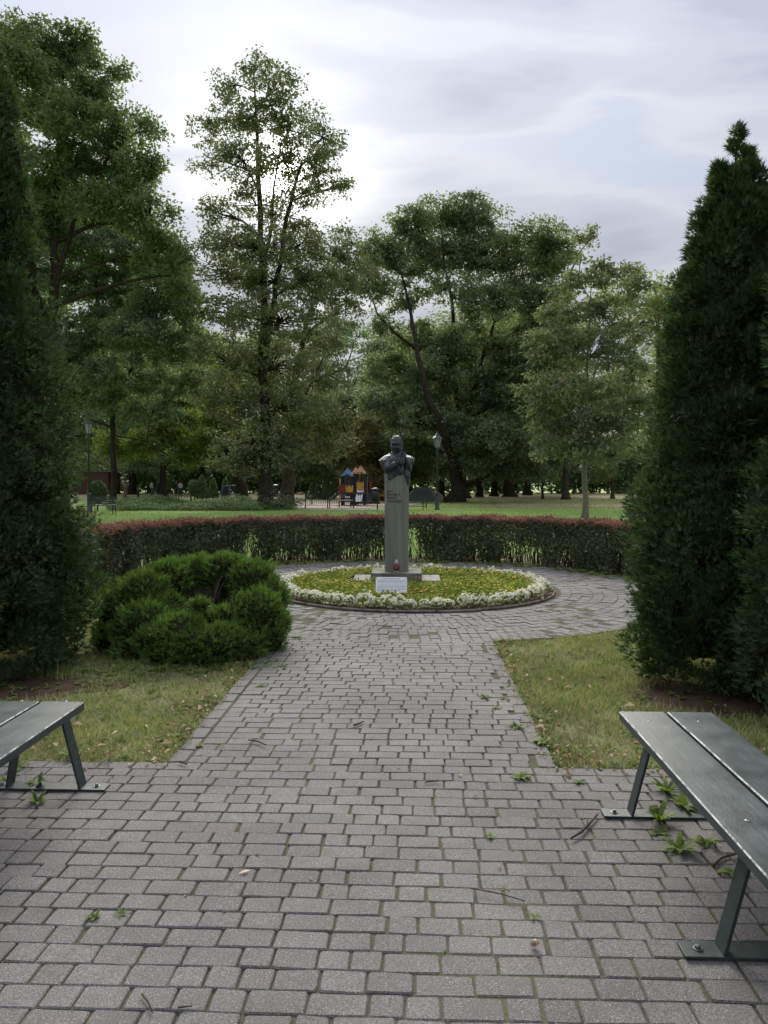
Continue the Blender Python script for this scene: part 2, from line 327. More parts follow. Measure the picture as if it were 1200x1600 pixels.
def plank_mat(name, axis=1):
    m, N, L, P = newmat(name); tc = N.new('ShaderNodeTexCoord').outputs['Object']
    mp = N.new('ShaderNodeMapping'); s = [60, 60, 60]; s[axis] = 5; mp.inputs['Scale'].default_value = s; L.new(tc, mp.inputs[0])
    gr = noise_node(N, L, mp.outputs[0], 1.0, 5, 0.6); big = noise_node(N, L, tc, 5, 5, 0.6); sp = noise_node(N, L, tc, 130, 3, 0.6)
    col = ramp_node(N, L, gr, [(0.3, (0.022, 0.032, 0.034)), (0.6, (0.042, 0.057, 0.060)), (0.75, (0.085, 0.10, 0.103))])
    v = ramp_node(N, L, big, [(0.35, (0.75,)*3), (0.7, (1.25,)*3)]); col = mixc(N, L, 1.0, col, v, 'MULTIPLY')
    mp2 = N.new('ShaderNodeMapping'); s2 = [45, 45, 45]; s2[axis] = 9; mp2.inputs['Scale'].default_value = s2; mp2.inputs['Rotation'].default_value = (0, 0, R(12)); L.new(tc, mp2.inputs[0])
    scr = noise_node(N, L, mp2.outputs[0], 1.3, 4, 0.7); sc = ramp_node(N, L, scr, [(0.70, (0,)*3), (0.76, (0.7,)*3)])
    col = mixc(N, L, sc, col, (0.34, 0.36, 0.36))
    L.new(col, P.inputs['Base Color'])
    rr = ramp_node(N, L, big, [(0.3, (0.34,)*3), (0.7, (0.52,)*3)]); L.new(rr, P.inputs['Roughness'])
    ad = N.new('ShaderNodeMath'); ad.operation = 'ADD'; L.new(gr, ad.inputs[0]); L.new(sp, ad.inputs[1]); bump(N, L, P, ad.outputs[0], 0.22, 0.003)
    return m
M['plank'] = plank_mat('painted_bench_plank')
def worn_mat():
    m, N, L, P = newmat('worn_plank_edge'); tc = N.new('ShaderNodeTexCoord').outputs['Object']
    n = noise_node(N, L, tc, 16, 5, 0.7)
    L.new(ramp_node(N, L, n, [(0.40, (0.05, 0.065, 0.065)), (0.52, (0.42, 0.44, 0.43)), (0.7, (0.62, 0.62, 0.60))]), P.inputs['Base Color']); P.inputs['Roughness'].default_value = 0.6; return m
M['worn'] = worn_mat()
def glass(name, c, trans=0.0, rough=0.15, alpha=1):
    m, N, L, P = newmat(name); P.inputs['Base Color'].default_value = (*c, 1); P.inputs['Roughness'].default_value = rough
    P.inputs['Transmission Weight'].default_value = trans; return m
M['redglass'] = glass('red_glass', (0.20, 0.010, 0.012), 0.25, 0.12)
M['lampglass'] = glass('milky_lamp_glass', (0.30, 0.33, 0.33), 0.2, 0.3)

# ------------------------------------------------------------------ ground, paving
BC = np.array([0.0, 10.95]); RB = 2.08; RO = 3.72        # flower bed centre, bed radius, outer radius of ring path
PX0, PX1 = -1.385, 0.805                                # path edges
PYF = 4.05                                              # far edge of the plaza in the foreground
def sheet(name, poly, z, m, kind='structure', parent=None):
    me = bpy.data.meshes.new(name); me.from_pydata([(x, y, z) for x, y in poly], [], [tuple(range(len(poly)))]); me.update()
    o = link(name, me, m, parent); 
    if kind: o['kind'] = kind
    return o
sheet('ground', [(-700, -300), (700, -300), (700, 1500), (-700, 1500)], -0.030, M['lawn'])
sheet('lawn', [(-9, 3.9), (9, 3.9), (9, 16), (-9, 16)], -0.024, M['turf'])
ang = np.linspace(0, 2*math.pi, 97)[:-1]
pav = sheet('pavement', [(-7, -3), (7, -3), (7, PYF), (-7, PYF)], -0.0098, M['joint'])
sheet('joint_sand', [(PX0-0.0, PYF+0.001), (PX1+0.0, PYF+0.001), (PX1+0.0, 7.6), (PX0-0.0, 7.6)], -0.0102, M['joint'], None, pav)
ringp = sheet('ring_path', [(BC[0]+RO*math.cos(a), BC[1]+RO*math.sin(a)) for a in ang], -0.0108, M['joint'])

def paver_proto(l, w=0.0978, seed=0, ch=0.0055, inset=0.004):
    r = np.random.default_rng(seed); hx, hy = l/2, w/2
    o = np.array([(hx-ch, -hy), (hx, -hy+ch), (hx, hy-ch), (hx-ch, hy), (-hx+ch, hy), (-hx, hy-ch), (-hx, -hy+ch), (-hx+ch, -hy)])
    o = o+r.normal(0, 0.0016, o.shape)
    i = o*np.array([(hx-inset)/hx, (hy-inset)/hy])
    V = [(x, y, -0.03) for x, y in o]+[(x, y, -0.0045) for x, y in o]+[(x, y, 0.0+r.normal(0, 0.0004)) for x, y in i]
    Fc = [(a+j, a+(j+1) % 8, a+8+(j+1) % 8, a+8+j) for a in (0, 8) for j in range(8)]
    return np.array(V), Fc, [tuple(range(16, 24))]
LENS = [0.100, 0.140, 0.180]
PROTO = {(k, s): paver_proto(LENS[k], seed=10*k+s) for k in range(3) for s in range(4)}
PME = {}
for key, (V, Fq, Ft) in PROTO.items():
    me = bpy.data.meshes.new('brick'); me.from_pydata([tuple(p) for p in V], [], Fq+Ft); me.update(); me.materials.append(M['paver']); PME[key] = me
pl = []        # (x, y, z, rot, tilt_x, tilt_y, len index, variant)
def row(x0, x1, y, jit=0.0):
    x = x0+rng.uniform(-0.10, 0.0) if jit else x0
    while x < x1-0.02:
        k = int(rng.choice(3, p=[0.26, 0.40, 0.34])); l = LENS[k]+0.006
        if x+l > x1+0.03 and not jit:
            k = 0; l = LENS[0]+0.006
            if x+l > x1+0.05: break
        pl.append((x+l/2, y+rng.normal(0, 0.0016), rng.normal(0, 0.0011), rng.normal(0, 0.006), rng.normal(0, 0.008), rng.normal(0, 0.008), k, int(rng.integers(4))))
        x += l+abs(rng.normal(0, 0.0035))
y = -1.5
while y < PYF-0.03:
    row(-4.6, 4.6, y, 1); y += 0.1015
while y < 7.42:
    row(PX0+0.118, PX1-0.105, y, 0); y += 0.1015
# edging course along both sides of the path
for xe in (PX0+0.055, PX1-0.050):
    yy = PYF
    while yy < 7.5:
        k = 2; pl.append((xe+rng.normal(0, .003), yy+0.093, rng.normal(-0.001, 0.002), math.pi/2+rng.normal(0, .012), 0, 0, k, int(rng.integers(4)))); yy += 0.19
def und(x, y): return .0035*math.sin(1.9*x+.7)*math.sin(1.6*y+.4)+.002*math.sin(4.3*x-1.1*y)-.002
def place(P, t):
    x, y, z, a, tx, ty, k, s = t; z = z+und(x, y)
    ca, sa = math.cos(a), math.sin(a)
    X = P[:, 0]*ca-P[:, 1]*sa; Y = P[:, 0]*sa+P[:, 1]*ca
    return np.stack([x+X, y+Y, z+P[:, 2]+X*tx*0.6+Y*ty], 1)
def inframe(x, y):
    v = CR.T @ np.array([x, y, -H]); px = 600+F*v[0]/-v[2] if v[2] < 0 else -9999; py = 800-F*v[1]/-v[2] if v[2] < 0 else 99999
    return -30 < px < 1230 and py < 1640
vis = sorted([t for t in pl if t[1] > 1.2 and inframe(t[0], t[1])], key=lambda t: t[1])[:300]
vs = set(id(t) for t in vis)
for t in vis:
    o = bpy.data.objects.new('brick', PME[(t[6], t[7])]); COL.objects.link(o); o.parent = pav
    o.location = (t[0], t[1], t[2]+und(t[0], t[1])); o.rotation_euler = (t[5], -t[4]*0.6, t[3])
def joined(ts, name, parent, scale_fn=None):
    V = []; Fq = []; n = 0; FT = []
    for t in ts:
        P, fq, ft = PROTO[(t[6], t[7])]
        V.append(place(P, t)); Fq += [tuple(i+n for i in f) for f in fq+ft]; n += len(P)
    me = bpy.data.meshes.new(name); me.from_pydata(np.concatenate(V).tolist(), [], Fq); me.update()
    o = link(name, me, M['paver'], parent); o['kind'] = 'stuff'; return o
def outside_ring(t): return math.hypot(t[0]-BC[0], t[1]-BC[1]) > RO-0.03
joined([t for t in pl if id(t) not in vs and outside_ring(t)], 'bricks', pav)
# ring of radially laid pavers
rp = []; r = RB+0.085
while r < RO-0.02:
    k = int(rng.choice([1, 2])); l = LENS[k]+0.006; n = int(2*math.pi*(r+l/2)/0.104); ph = rng.uniform(0, 1)
    for i in range(n):
        a = 2*math.pi*(i+ph)/n
        rr = r+l/2
        rp.append((BC[0]+rr*math.cos(a), BC[1]+rr*math.sin(a), rng.normal(-0.003, .003), a+rng.normal(0, .012), rng.normal(0, .014), rng.normal(0, .014), k, int(rng.integers(4))))
    r += l
joined(rp, 'bricks', ringp)

# far ground patches
def blob(cx, cy, rx, ry, n=40, j=0.12, seed=0):
    r = np.random.default_rng(seed); ph = r.uniform(0, 6.28, 4)
    return [(cx+rx*math.cos(a)*(1+j*sum(math.sin(k*a+ph[k-2])/k for k in (2, 3, 4, 5))), cy+ry*math.sin(a)*(1+j*sum(math.sin(k*a+ph[k-2])/k for k in (2, 3, 4, 5)))) for a in np.linspace(0, 2*math.pi, n+1)[:-1]]
sheet('dry_path', [(4, 47), (20, 45.2), (60, 45), (60, 58), (20, 58), (6, 57)], -0.022, M['dry'])
sheet('dry_ground', blob(5, 92, 60, 22, 60, 0.1, 3), -0.026, M['dry'])
sheet('playground_ground', blob(-5.6, 58, 6.6, 12.0, 50, 0.08, 5), -0.020, M['sand'])
p = G(600, 797); sheet('concrete_patch', blob(p[0]-2.2, 43.5, 3.0, 1.5, 24, 0.15, 9), -0.016, M['slab'])
p = G(190, 777); sheet('far_path', [(p[0]-9, 76.0), (p[0]+6, 76.5), (p[0]+6, 78.6), (p[0]-9, 78.0)], -0.018, M['slab'])

# ------------------------------------------------------------------ foliage machinery
def unit(v): return v/(np.linalg.norm(v, axis=-1, keepdims=True)+1e-9)
def leaves(P, D, N, L, Wd, bend=0.12):
    S = unit(np.cross(D, N)); N2 = np.cross(S, D); L = np.asarray(L)[:, None]; Wd = np.asarray(Wd)[:, None]
    return np.stack([P, P+D*L*0.45+S*Wd*0.5+N2*L*bend, P+D*L-N2*L*bend*0.5, P+D*L*0.45-S*Wd*0.5+N2*L*bend], 1)
def rnd_dirs(r, n, zb=0.0):
    v = r.normal(size=(n, 3)); v[:, 2] += zb; return unit(v)
def cluster_leaves(r, C, rad, per, Ls, flat=0.55, ar=0.62):
    """leaf quads scattered round cluster centres C"""
    n = len(C)*per; idx = np.repeat(np.arange(len(C)), per)
    off = r.normal(size=(n, 3)); off = unit(off)*(r.uniform(0, 1, (n, 1))**0.55)
    off *= rad[idx][:, None]; off[:, 2] *= flat
    P = C[idx]+off
    D = unit(off*np.array([1, 1, 0.4])+r.normal(size=(n, 3))*rad.mean()*0.5+np.array([0, 0, -0.15])*rad.mean())
    N = rnd_dirs(r, n, 1.3)
    L = Ls*r.uniform(0.65, 1.3, n)
    S = unit(np.cross(D, N)); w = (L*ar*r.uniform(.8, 1.25, n))[:, None]; L = L[:, None]
    return np.stack([P-S*w*.5+D*L*r.uniform(0, .35, (n, 1)), P+S*w*.5+D*L*r.uniform(0, .35, (n, 1)), P+D*L-N*L*.1], 1)
def bez(a, b, c, n=6):
    t = np.linspace(0, 1, n)[:, None]; return (1-t)**2*a+2*t*(1-t)*b+t*t*c
def make_tree(name, Y, lobes, stems, label, leafm, barkm, leaf=0.22, dens=1.0, seed=1, crad=0.75, per=26, fill=1.0, group=None, depth=0.9, base=None, twigs=0.5, extra=None):
    """lobes: (px,py,rx,ry[,dens]) in photo pixels at distance Y; stems: list of [(px,py,radius m, dy)] polylines"""
    r = np.random.default_rng(seed); k = Y/F
    st = [[(AT(px, py, Y+(q[0] if q else 0)), rad) for px, py, rad, *q in s] for s in stems]
    b0 = st[0][0][0].copy(); b0[2] = -0.03
    st[0][0] = (b0, st[0][0][1])
    root = empty(name, tuple(b0), label, 'tree', group)
    tb = MB()
    def noisy(pts, rad):
        P = np.array(pts); out = []; rr = []
        for i in range(len(P)-1):
            m = max(2, int(np.linalg.norm(P[i+1]-P[i])/0.9))
            for j in range(m):
                t = j/m; out.append(P[i]*(1-t)+P[i+1]*t); rr.append(rad[i]*(1-t)+rad[i+1]*t)
        out.append(P[-1]); rr.append(rad[-1]); out = np.array(out); rr = np.array(rr)
        out[1:-1] += r.normal(size=(len(out)-2, 3))*rr[1:-1][:, None]*0.22
        return out, rr
    nodes = []; main = st[0]
    for si, s in enumerate(st):
        pts, rad = noisy([q[0] for q in s], [q[1] for q in s])
        if si == 0:                                     # root flare
            h = pts[:, 2]; rad = rad*(1+0.75*np.exp(-np.maximum(h, 0)/0.45))
            fl = np.array([pts[0]+np.array([0, 0, 0.0]), pts[0]+(pts[1]-pts[0])*0.25, pts[0]+(pts[1]-pts[0])*0.55])
            fr = np.interp(fl[:, 2], h, rad); base_r = rad[0]/1.75
            fr = base_r*(1+0.75*np.exp(-np.maximum(fl[:, 2], 0)/0.4))
            pts = np.concatenate([fl, pts[1:]]); rad = np.concatenate([fr, rad[1:]])
        if si == 0: rad = rad*np.interp(pts[:, 2], [2, 9], [1, .72])
        else: rad = rad*.72
        tb.tube(pts, rad, 10 if rad[0] > 0.12 else 6)
        nodes += [(p, q) for p, q in zip(pts, rad)]
    NP = np.array([p for p, _ in nodes]); NR = np.array([q for _, q in nodes])
    LQ = []
    for lb in lobes:
        px, py, rx, ry = lb[:4]; ld = lb[4] if len(lb) > 4 else 1.0
        dy = r.uniform(-1, 1)*depth*rx*k*1.6
        c = AT(px, py, Y+dy); rad3 = 1.06*np.array([rx*k, max(rx, ry)*k*depth, ry*k])
        # limb
        d = NP-c; dist = np.linalg.norm(d, axis=1); cost = dist+np.maximum(0, d[:, 2]+0.25*dist)*3
        i = int(np.argmin(cost)); a = NP[i]; lr = min(NR[i]*0.6, 0.03+0.02*dist[i])
        mid = (a+c)/2+np.array([0, 0, 0.12*dist[i]])+r.normal(size=3)*0.06*dist[i]
        P = bez(a, mid, c, 7); tb.tube(P, np.linspace(lr, 0.035, 7), 6, False)
        area = 4*math.pi*(rad3[0]*rad3[2])
        n = max(5, int(area*0.80*dens*ld/(crad*crad)))
        u = rnd_dirs(r, n)*(r.uniform(0.15, 1, (n, 1))**0.45)
        lump = 1+0.16*np.sin(u[:, 0]*5+r.uniform(0, 6))+0.12*np.sin(u[:, 2]*7+r.uniform(0, 6))
        C = c+u*rad3*lump[:, None]
        cr = crad*r.uniform(0.6, 1.25, n)
        LQ.append(cluster_leaves(r, C, cr, int(per*3.1), leaf*1.0))
        for j in range(n):
            if r.random() < twigs:
                s = P[int(r.integers(3, 7))]; m2 = (s+C[j])/2+r.normal(size=3)*0.15+np.array([0, 0, 0.1])
                tb.tube(bez(s, m2, C[j], 4), [0.04, 0.03, 0.022, 0.012], 3, False)
    tm = tb.build('trunk', barkm, root, True, off=b0)
    Q = np.concatenate(LQ); Q = Q[Q[:, :, 2].min(1) > 0.3]
    cm = quadsoup('crown', Q-b0.astype(np.float32)); link('crown', cm, leafm, root)
    return root

# ---- the near and middle trees
make_tree('linden_tree', 44, [(398, 105, 26, 24, .8), (360, 135, 30, 26, .65), (430, 140, 38, 34, .8), (335, 190, 32, 34, .6), (395, 185, 48, 36, .85), (455, 195, 36, 34, .7),
    (322, 245, 26, 22, .55), (380, 250, 50, 36, .8), (445, 255, 45, 38, .8), (505, 215, 34, 36, .7), (515, 265, 34, 34, .7), (480, 300, 40, 26, .6), (540, 292, 16, 10, .7),
    (345, 335, 36, 24, .7), (400, 320, 42, 28, .55), (455, 340, 40, 26, .7), (335, 372, 34, 24, .6), (395, 385, 66, 34, 1), (470, 390, 54, 34, .9), (350, 425, 60, 30, .9),
    (430, 440, 74, 36, 1), (500, 440, 44, 34, .9), (355, 490, 62, 34, .8), (440, 500, 74, 38, .9), (345, 560, 62, 36, .9), (430, 570, 74, 40, 1), (365, 625, 66, 36, 1), (440, 640, 64, 38, 1), (395, 690, 62, 32, 1), (390, 722, 50, 20, .9), (445, 700, 40, 30, .9)],
    [[(415, 795, .42), (414, 700, .36), (413, 560, .34), (411, 420, .28), (404, 300, .20), (402, 220, .13), (397, 120, .05)], [(413, 560, .26), (432, 440, .2), (448, 340, .16), (470, 260, .10), (508, 225, .05)],
     [(411, 430, .15), (425, 340, .12), (428, 290, .09), (440, 220, .05)]],
    'tallest slender tree with thin airy crown and dark trunk left of the statue', M['linden'], M['bark'], leaf=0.21, dens=0.85, seed=11, crad=0.66, per=15, depth=0.75)
make_tree('linden_tree', 50, [(525, 390, 44, 30, .9), (555, 420, 34, 34, .8), (520, 450, 40, 40, .8), (500, 520, 44, 36, .7), (540, 490, 30, 30, .6), (490, 590, 52, 36, .9), (530, 580, 30, 26, .5), (500, 650, 54, 36, 1), (470, 690, 44, 30, 1), (520, 700, 34, 26, .8)],
    [[(447, 790, .46), (452, 700, .38), (460, 600, .30), (480, 500, .2), (510, 420, .1)], [(452, 690, .2), (475, 620, .14), (505, 560, .08)]],
    'tree with thick grey-brown trunk directly right of the tallest slender tree', M['linden'], M['bark_far'], leaf=0.23, dens=0.9, seed=12, crad=0.75, per=18)
make_tree('maple_tree', 60, [(640, 345, 30, 24), (690, 335, 42, 26), (745, 345, 42, 28), (590, 390, 34, 26, .9), (640, 400, 44, 34), (705, 395, 50, 34), (770, 400, 40, 40), (832, 370, 38, 24, .9), (862, 400, 34, 34), (830, 430, 44, 34),
    (575, 440, 34, 30, .8), (625, 460, 30, 30, .6), (690, 450, 44, 22, .6), (760, 470, 46, 34), (845, 480, 44, 40), (605, 505, 20, 26, .7), (655, 530, 40, 24, .9), (720, 535, 46, 30), (790, 540, 50, 36), (855, 550, 40, 44),
    (610, 575, 42, 26, .8), (680, 590, 46, 26, .9), (750, 610, 56, 34), (820, 620, 44, 40), (600, 630, 40, 24, .8), (650, 655, 44, 26, .9), (720, 660, 52, 28, 1), (790, 680, 56, 34, 1), (840, 690, 34, 34, 1), (650, 695, 44, 22, .9), (760, 715, 50, 24, 1.1), (810, 730, 44, 22, 1.1), (735, 690, 40, 26, 1), (660, 620, 40, 26, .9), (700, 560, 40, 24, .8), (780, 590, 44, 34, 1), (630, 690, 40, 26, .9), (690, 720, 44, 20, .9), (850, 720, 34, 24, .9)],
    [[(712, 784, .62), (712, 745, .52), (707, 712, .50, -1), (693, 680, .42, -2.5), (674, 640, .38, -4), (662, 600, .33, -4), (650, 540, .24, -3), (640, 480, .18, -1), (625, 420, .08)],
     [(711, 722, .42), (726, 660, .34), (742, 600, .24), (760, 540, .18), (790, 450, .12), (815, 400, .06)],
     [(720, 690, .3), (712, 610, .28), (706, 540, .24), (708, 480, .2), (695, 420, .1), (690, 360, .05)],
     [(650, 545, .16), (615, 520, .14), (590, 490, .10), (575, 450, .05)]],
    'broad full maple with forked dark trunk behind the lamp post right of the statue', M['maple'], M['bark'], leaf=0.26, dens=1.08, seed=13, crad=0.95, per=36)
make_tree('young_ash_tree', 32, [(905, 440, 34, 26, .7), (955, 425, 38, 24, .7), (990, 455, 24, 22, .6), (880, 485, 36, 30, .7), (935, 490, 46, 30, .8), (985, 510, 26, 26, .5), (870, 540, 44, 30, .75), (930, 550, 50, 34, .8), (985, 570, 34, 30, .6),
    (860, 595, 46, 28, .75), (920, 610, 56, 32, .85), (980, 625, 34, 30, .65), (840, 640, 30, 24, .7), (890, 655, 52, 30, .85), (950, 665, 50, 28, .8), (870, 695, 40, 22, .7), (925, 705, 46, 20, .7), (985, 675, 26, 18, .6)],
    [[(914, 812, .115), (915, 740, .10), (916, 640, .085), (919, 540, .06), (925, 430, .02)], [(915, 735, .05), (950, 690, .035), (995, 630, .015)], [(915, 720, .04), (885, 660, .03), (868, 590, .015)], [(917, 630, .04), (940, 540, .03), (975, 440, .012)]],
    'young ash tree with pale straight trunk on the lawn right of the statue', M['ash'], M['bark_pale'], leaf=0.20, dens=0.70, seed=14, crad=0.5, per=18, depth=0.85, twigs=0.7)
make_tree('maple_tree', 40, [(8, 50, 36, 28, .9), (60, 70, 40, 30), (120, 75, 34, 30), (30, 110, 50, 36), (95, 130, 50, 38), (150, 130, 34, 36), (185, 110, 12, 10, .8), (50, 180, 54, 38), (120, 195, 54, 40), (180, 200, 40, 36, .9), (232, 205, 22, 20, .9),
    (70, 260, 58, 40), (150, 265, 52, 40), (205, 265, 40, 34, .8), (240, 262, 14, 22, .8), (180, 320, 52, 34, .9), (235, 335, 40, 30, .9), (250, 390, 44, 36, .9), (275, 430, 26, 34, .8), (60, 340, 60, 44), (20, 420, 50, 60, .8)],
    [[(70, 800, .5), (78, 600, .42), (84, 420, .34), (88, 300, .24), (95, 180, .14), (100, 90, .05)], [(82, 460, .24), (120, 330, .16), (170, 240, .10), (215, 205, .04)], [(84, 380, .2), (150, 350, .12), (230, 350, .05)]],
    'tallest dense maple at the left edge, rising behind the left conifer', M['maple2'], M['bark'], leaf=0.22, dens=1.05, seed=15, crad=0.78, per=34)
make_tree('locust_tree', 46, [(85, 300, 34, 26), (130, 325, 50, 34), (190, 345, 48, 32), (100, 375, 50, 36), (165, 400, 56, 36), (230, 395, 44, 34), (270, 425, 30, 28, .9), (110, 440, 50, 36), (185, 460, 58, 36), (250, 465, 48, 34), (295, 485, 26, 28, .8),
    (140, 515, 54, 32), (215, 525, 58, 34), (275, 545, 40, 34, .9), (150, 580, 44, 26, .8), (220, 590, 56, 28, .9), (290, 600, 34, 28, .8), (170, 635, 44, 20, .7), (240, 640, 44, 20, .7), (105, 560, 44, 34, .9), (100, 620, 40, 26, .9), (130, 600, 40, 30, .8)],
    [[(177, 790, .20), (177, 700, .19), (174, 620, .18), (160, 540, .16), (150, 460, .12), (145, 360, .05)], [(174, 625, .13), (215, 560, .1), (250, 480, .05)], [(176, 668, .10), (140, 655, .08), (112, 640, .04)], [(177, 680, .08), (230, 690, .06), (275, 720, .03)]],
    'bluish-green spreading tree with thin dark trunk beside the left lamp post', M['acacia'], M['bark'], leaf=0.21, dens=1.2, seed=16, crad=0.7, per=32)
make_tree('maple_tree', 58, [(230, 640, 46, 26, .8), (290, 640, 46, 30, .9), (250, 680, 50, 24, .9), (310, 690, 46, 22, .9), (210, 700, 40, 18, .8), (345, 650, 34, 30, .8), (300, 715, 34, 12, .8), (170, 690, 36, 18, .7), (255, 600, 40, 26, .8), (330, 590, 40, 30, .8)],
    [[(378, 778, .42), (376, 740, .36), (352, 700, .24), (320, 690, .18), (280, 650, .08)], [(376, 742, .26), (372, 660, .2), (335, 600, .08)], [(345, 712, .14), (325, 720, .10), (300, 712, .05)]],
    'yellow-green backlit tree with low bent limbs left of the tallest slender tree', M['yellowgreen'], M['bark'], leaf=0.30, dens=0.9, seed=17, crad=0.85, per=22)
make_tree('olive_tree', 66, [(575, 690, 30, 34), (605, 660, 34, 28), (560, 735, 24, 20), (600, 710, 44, 32), (635, 690, 30, 28), (585, 745, 40, 20), (640, 735, 34, 22)],
    [[(600, 778, .3), (600, 730, .24), (602, 680, .1)]],
    'rounded olive-brown tree right behind the statue and play tower', M['olive'], M['bark_far'], leaf=0.30, dens=1.1, seed=18, crad=0.85, per=26)
make_tree('willow_tree', 72, [(500, 640, 34, 34), (530, 670, 34, 34), (480, 690, 34, 30), (515, 715, 40, 26), (555, 640, 30, 30), (475, 735, 26, 18), (540, 745, 26, 18)],
    [[(510, 776, .3), (510, 720, .24), (515, 660, .1)]],
    'mid-green leafy tree behind the play tower with blue roof', M['maple'], M['bark_far'], leaf=0.32, dens=1.2, seed=19, crad=0.9, per=28)
make_tree('bare_topped_tree', 70, [(915, 380, 14, 11, .35), (898, 370, 12, 10, .35), (930, 362, 10, 8, .35), (880, 360, 16, 12, .4), (890, 400, 18, 12, .4), (880, 470, 30, 30, .6), (890, 540, 40, 40, .7), (900, 620, 44, 40, .8), (880, 690, 44, 30, .9)],
    [[(884, 776, .3), (884, 700, .24), (884, 560, .2), (885, 440, .15), (905, 395, .08), (935, 358, .02)], [(885, 440, .1), (876, 380, .06), (868, 350, .02)]],
    'sparse half-bare tree whose twigs stand out against the sky beside the young ash', M['ash'], M['bark_far'], leaf=0.26, dens=0.7, seed=20, crad=0.8, per=18, twigs=1.0)
# ---- far trees: three shapes, copied
def far_proto(seed, leafm, barkm):
    r = np.random.default_rng(seed); lob = []
    for i in range(16):
        a = r.uniform(0, 6.28); q = r.uniform(0.1, 1)**0.5
        lob.append((644+q*math.cos(a)*95, 560+q*math.sin(a)*120, r.uniform(34, 52), r.uniform(28, 40)))
    lob += [(600, 690, 40, 22), (690, 695, 40, 22), (644, 705, 46, 22)]
    return make_tree('park_tree', 80, lob, [[(644, 776, .48), (644+r.normal()*6, 720, .4), (644+r.normal()*14, 640, .3), (644+r.normal()*20, 520, .14), (644, 440, .05)],
        [(644, 700, .2), (690, 620, .12), (720, 540, .05)], [(644, 690, .2), (600, 610, .12), (570, 530, .05)]], 'x', leafm, barkm, leaf=0.40, dens=0.8, seed=seed, crad=1.3, per=13)
protos = [far_proto(31, M['farleaf'], M['bark_far']), far_proto(32, M['darkleaf'], M['bark']), far_proto(33, M['farleaf'], M['bark'])]
used = [False]*3
FAR = [  # trunk px, distance, scale, proto, squash x, label
 (112, 74, .70, 2, 1.0, 'far tree between the left conifer and the left lamp post'),
 (40, 78, .95, 0, 1.0, 'far tree mostly hidden behind the left conifer'),
 (255, 84, .80, 1, 1.1, 'far dark trunk standing behind the black railings on the left'),
 (208, 98, .85, 1, 1.4, 'far very thick trunk left of the black railings'),
 (318, 96, .85, 2, 1.1, 'far tree above the small pale conifers on the left'),
 (410, 92, .85, 0, 1.1, 'far tree seen past the trunk of the tallest slender tree'),
 (560, 100, .95, 1, 1.1, 'far dark tree behind the play tower roofs'),
 (640, 96, .9, 2, 1.0, 'far tree right behind the bronze bust'),
 (690, 78, .62, 1, 1.0, 'far trunk between lamp post and the forked maple trunk'),
 (730, 76, .62, 0, 1.0, 'leaning far trunk directly right of the forked maple trunk'),
 (749, 82, .72, 1, 1.0, 'far dark trunk second to the right of the forked maple'),
 (772, 86, .8, 2, 1.0, 'far trunk third to the right of the forked maple'),
 (797, 84, .85, 0, 1.4, 'far broad trunk midway between forked maple and young ash'),
 (824, 92, .9, 1, 1.0, 'far dark trunk just left of the slim staked sapling'),
 (957, 74, .52, 0, .7, 'slim tree on the dry grass right of the young ash'),
 (848, 72, .45, 2, .55, 'slim sapling trunk on dry grass left of the young ash'),
 (1025, 82, .95, 0, 1.1, 'far tree between the young ash and the right conifer'),
 (1120, 86, .9, 2, 1.1, 'far tree hidden behind the right conifer'),
 (-60, 92, 1.0, 2, 1.0, 'far tree off the left edge behind the conifer')]
for px, Y, s, pi, sx, lab in FAR:
    src = protos[pi]
    if used[pi]:
        o = src.copy(); COL.objects.link(o)
        for ch in src.children:
            c = ch.copy(); COL.objects.link(c); c.parent = o
    else: o = src; used[pi] = True
    g = AT(px, 776, Y); o.location = (g[0], Y, -0.03); o.scale = (s*sx, s*sx, s); o.rotation_euler = (0, R(-9) if 'leaning' in lab else 0, float(rng.uniform(0, 6.28)))
    o['label'] = lab; o['category'] = 'tree'; o['group'] = 'far park trees'
# ---- undergrowth at the far end of the park: one mass
def wood_mass():
    r = np.random.default_rng(40); n = 4200
    x = r.uniform(-75, 75, n); yy = r.uniform(104, 122, n)
    hgt = 13.0+2.6*np.sin(x*0.13+1)+2.2*np.sin(x*0.31)+r.normal(0, .8, n); z = r.uniform(0.0, 1, n)*np.maximum(hgt, 3)
    z[:1900] = r.uniform(0, 5.5, 1900); yy[:1900] = r.uniform(106, 112, 1900)
    C = np.stack([x, yy, z+0.4], 1); return cluster_leaves(r, C, r.uniform(1.0, 1.9, n), 32, 0.66, 0.7)
o = link('far_wood', quadsoup('far_wood', wood_mass()), M['darkleaf']); tag(o, 'dark undergrowth and wood closing the far end of the park', 'wood', kind='stuff')

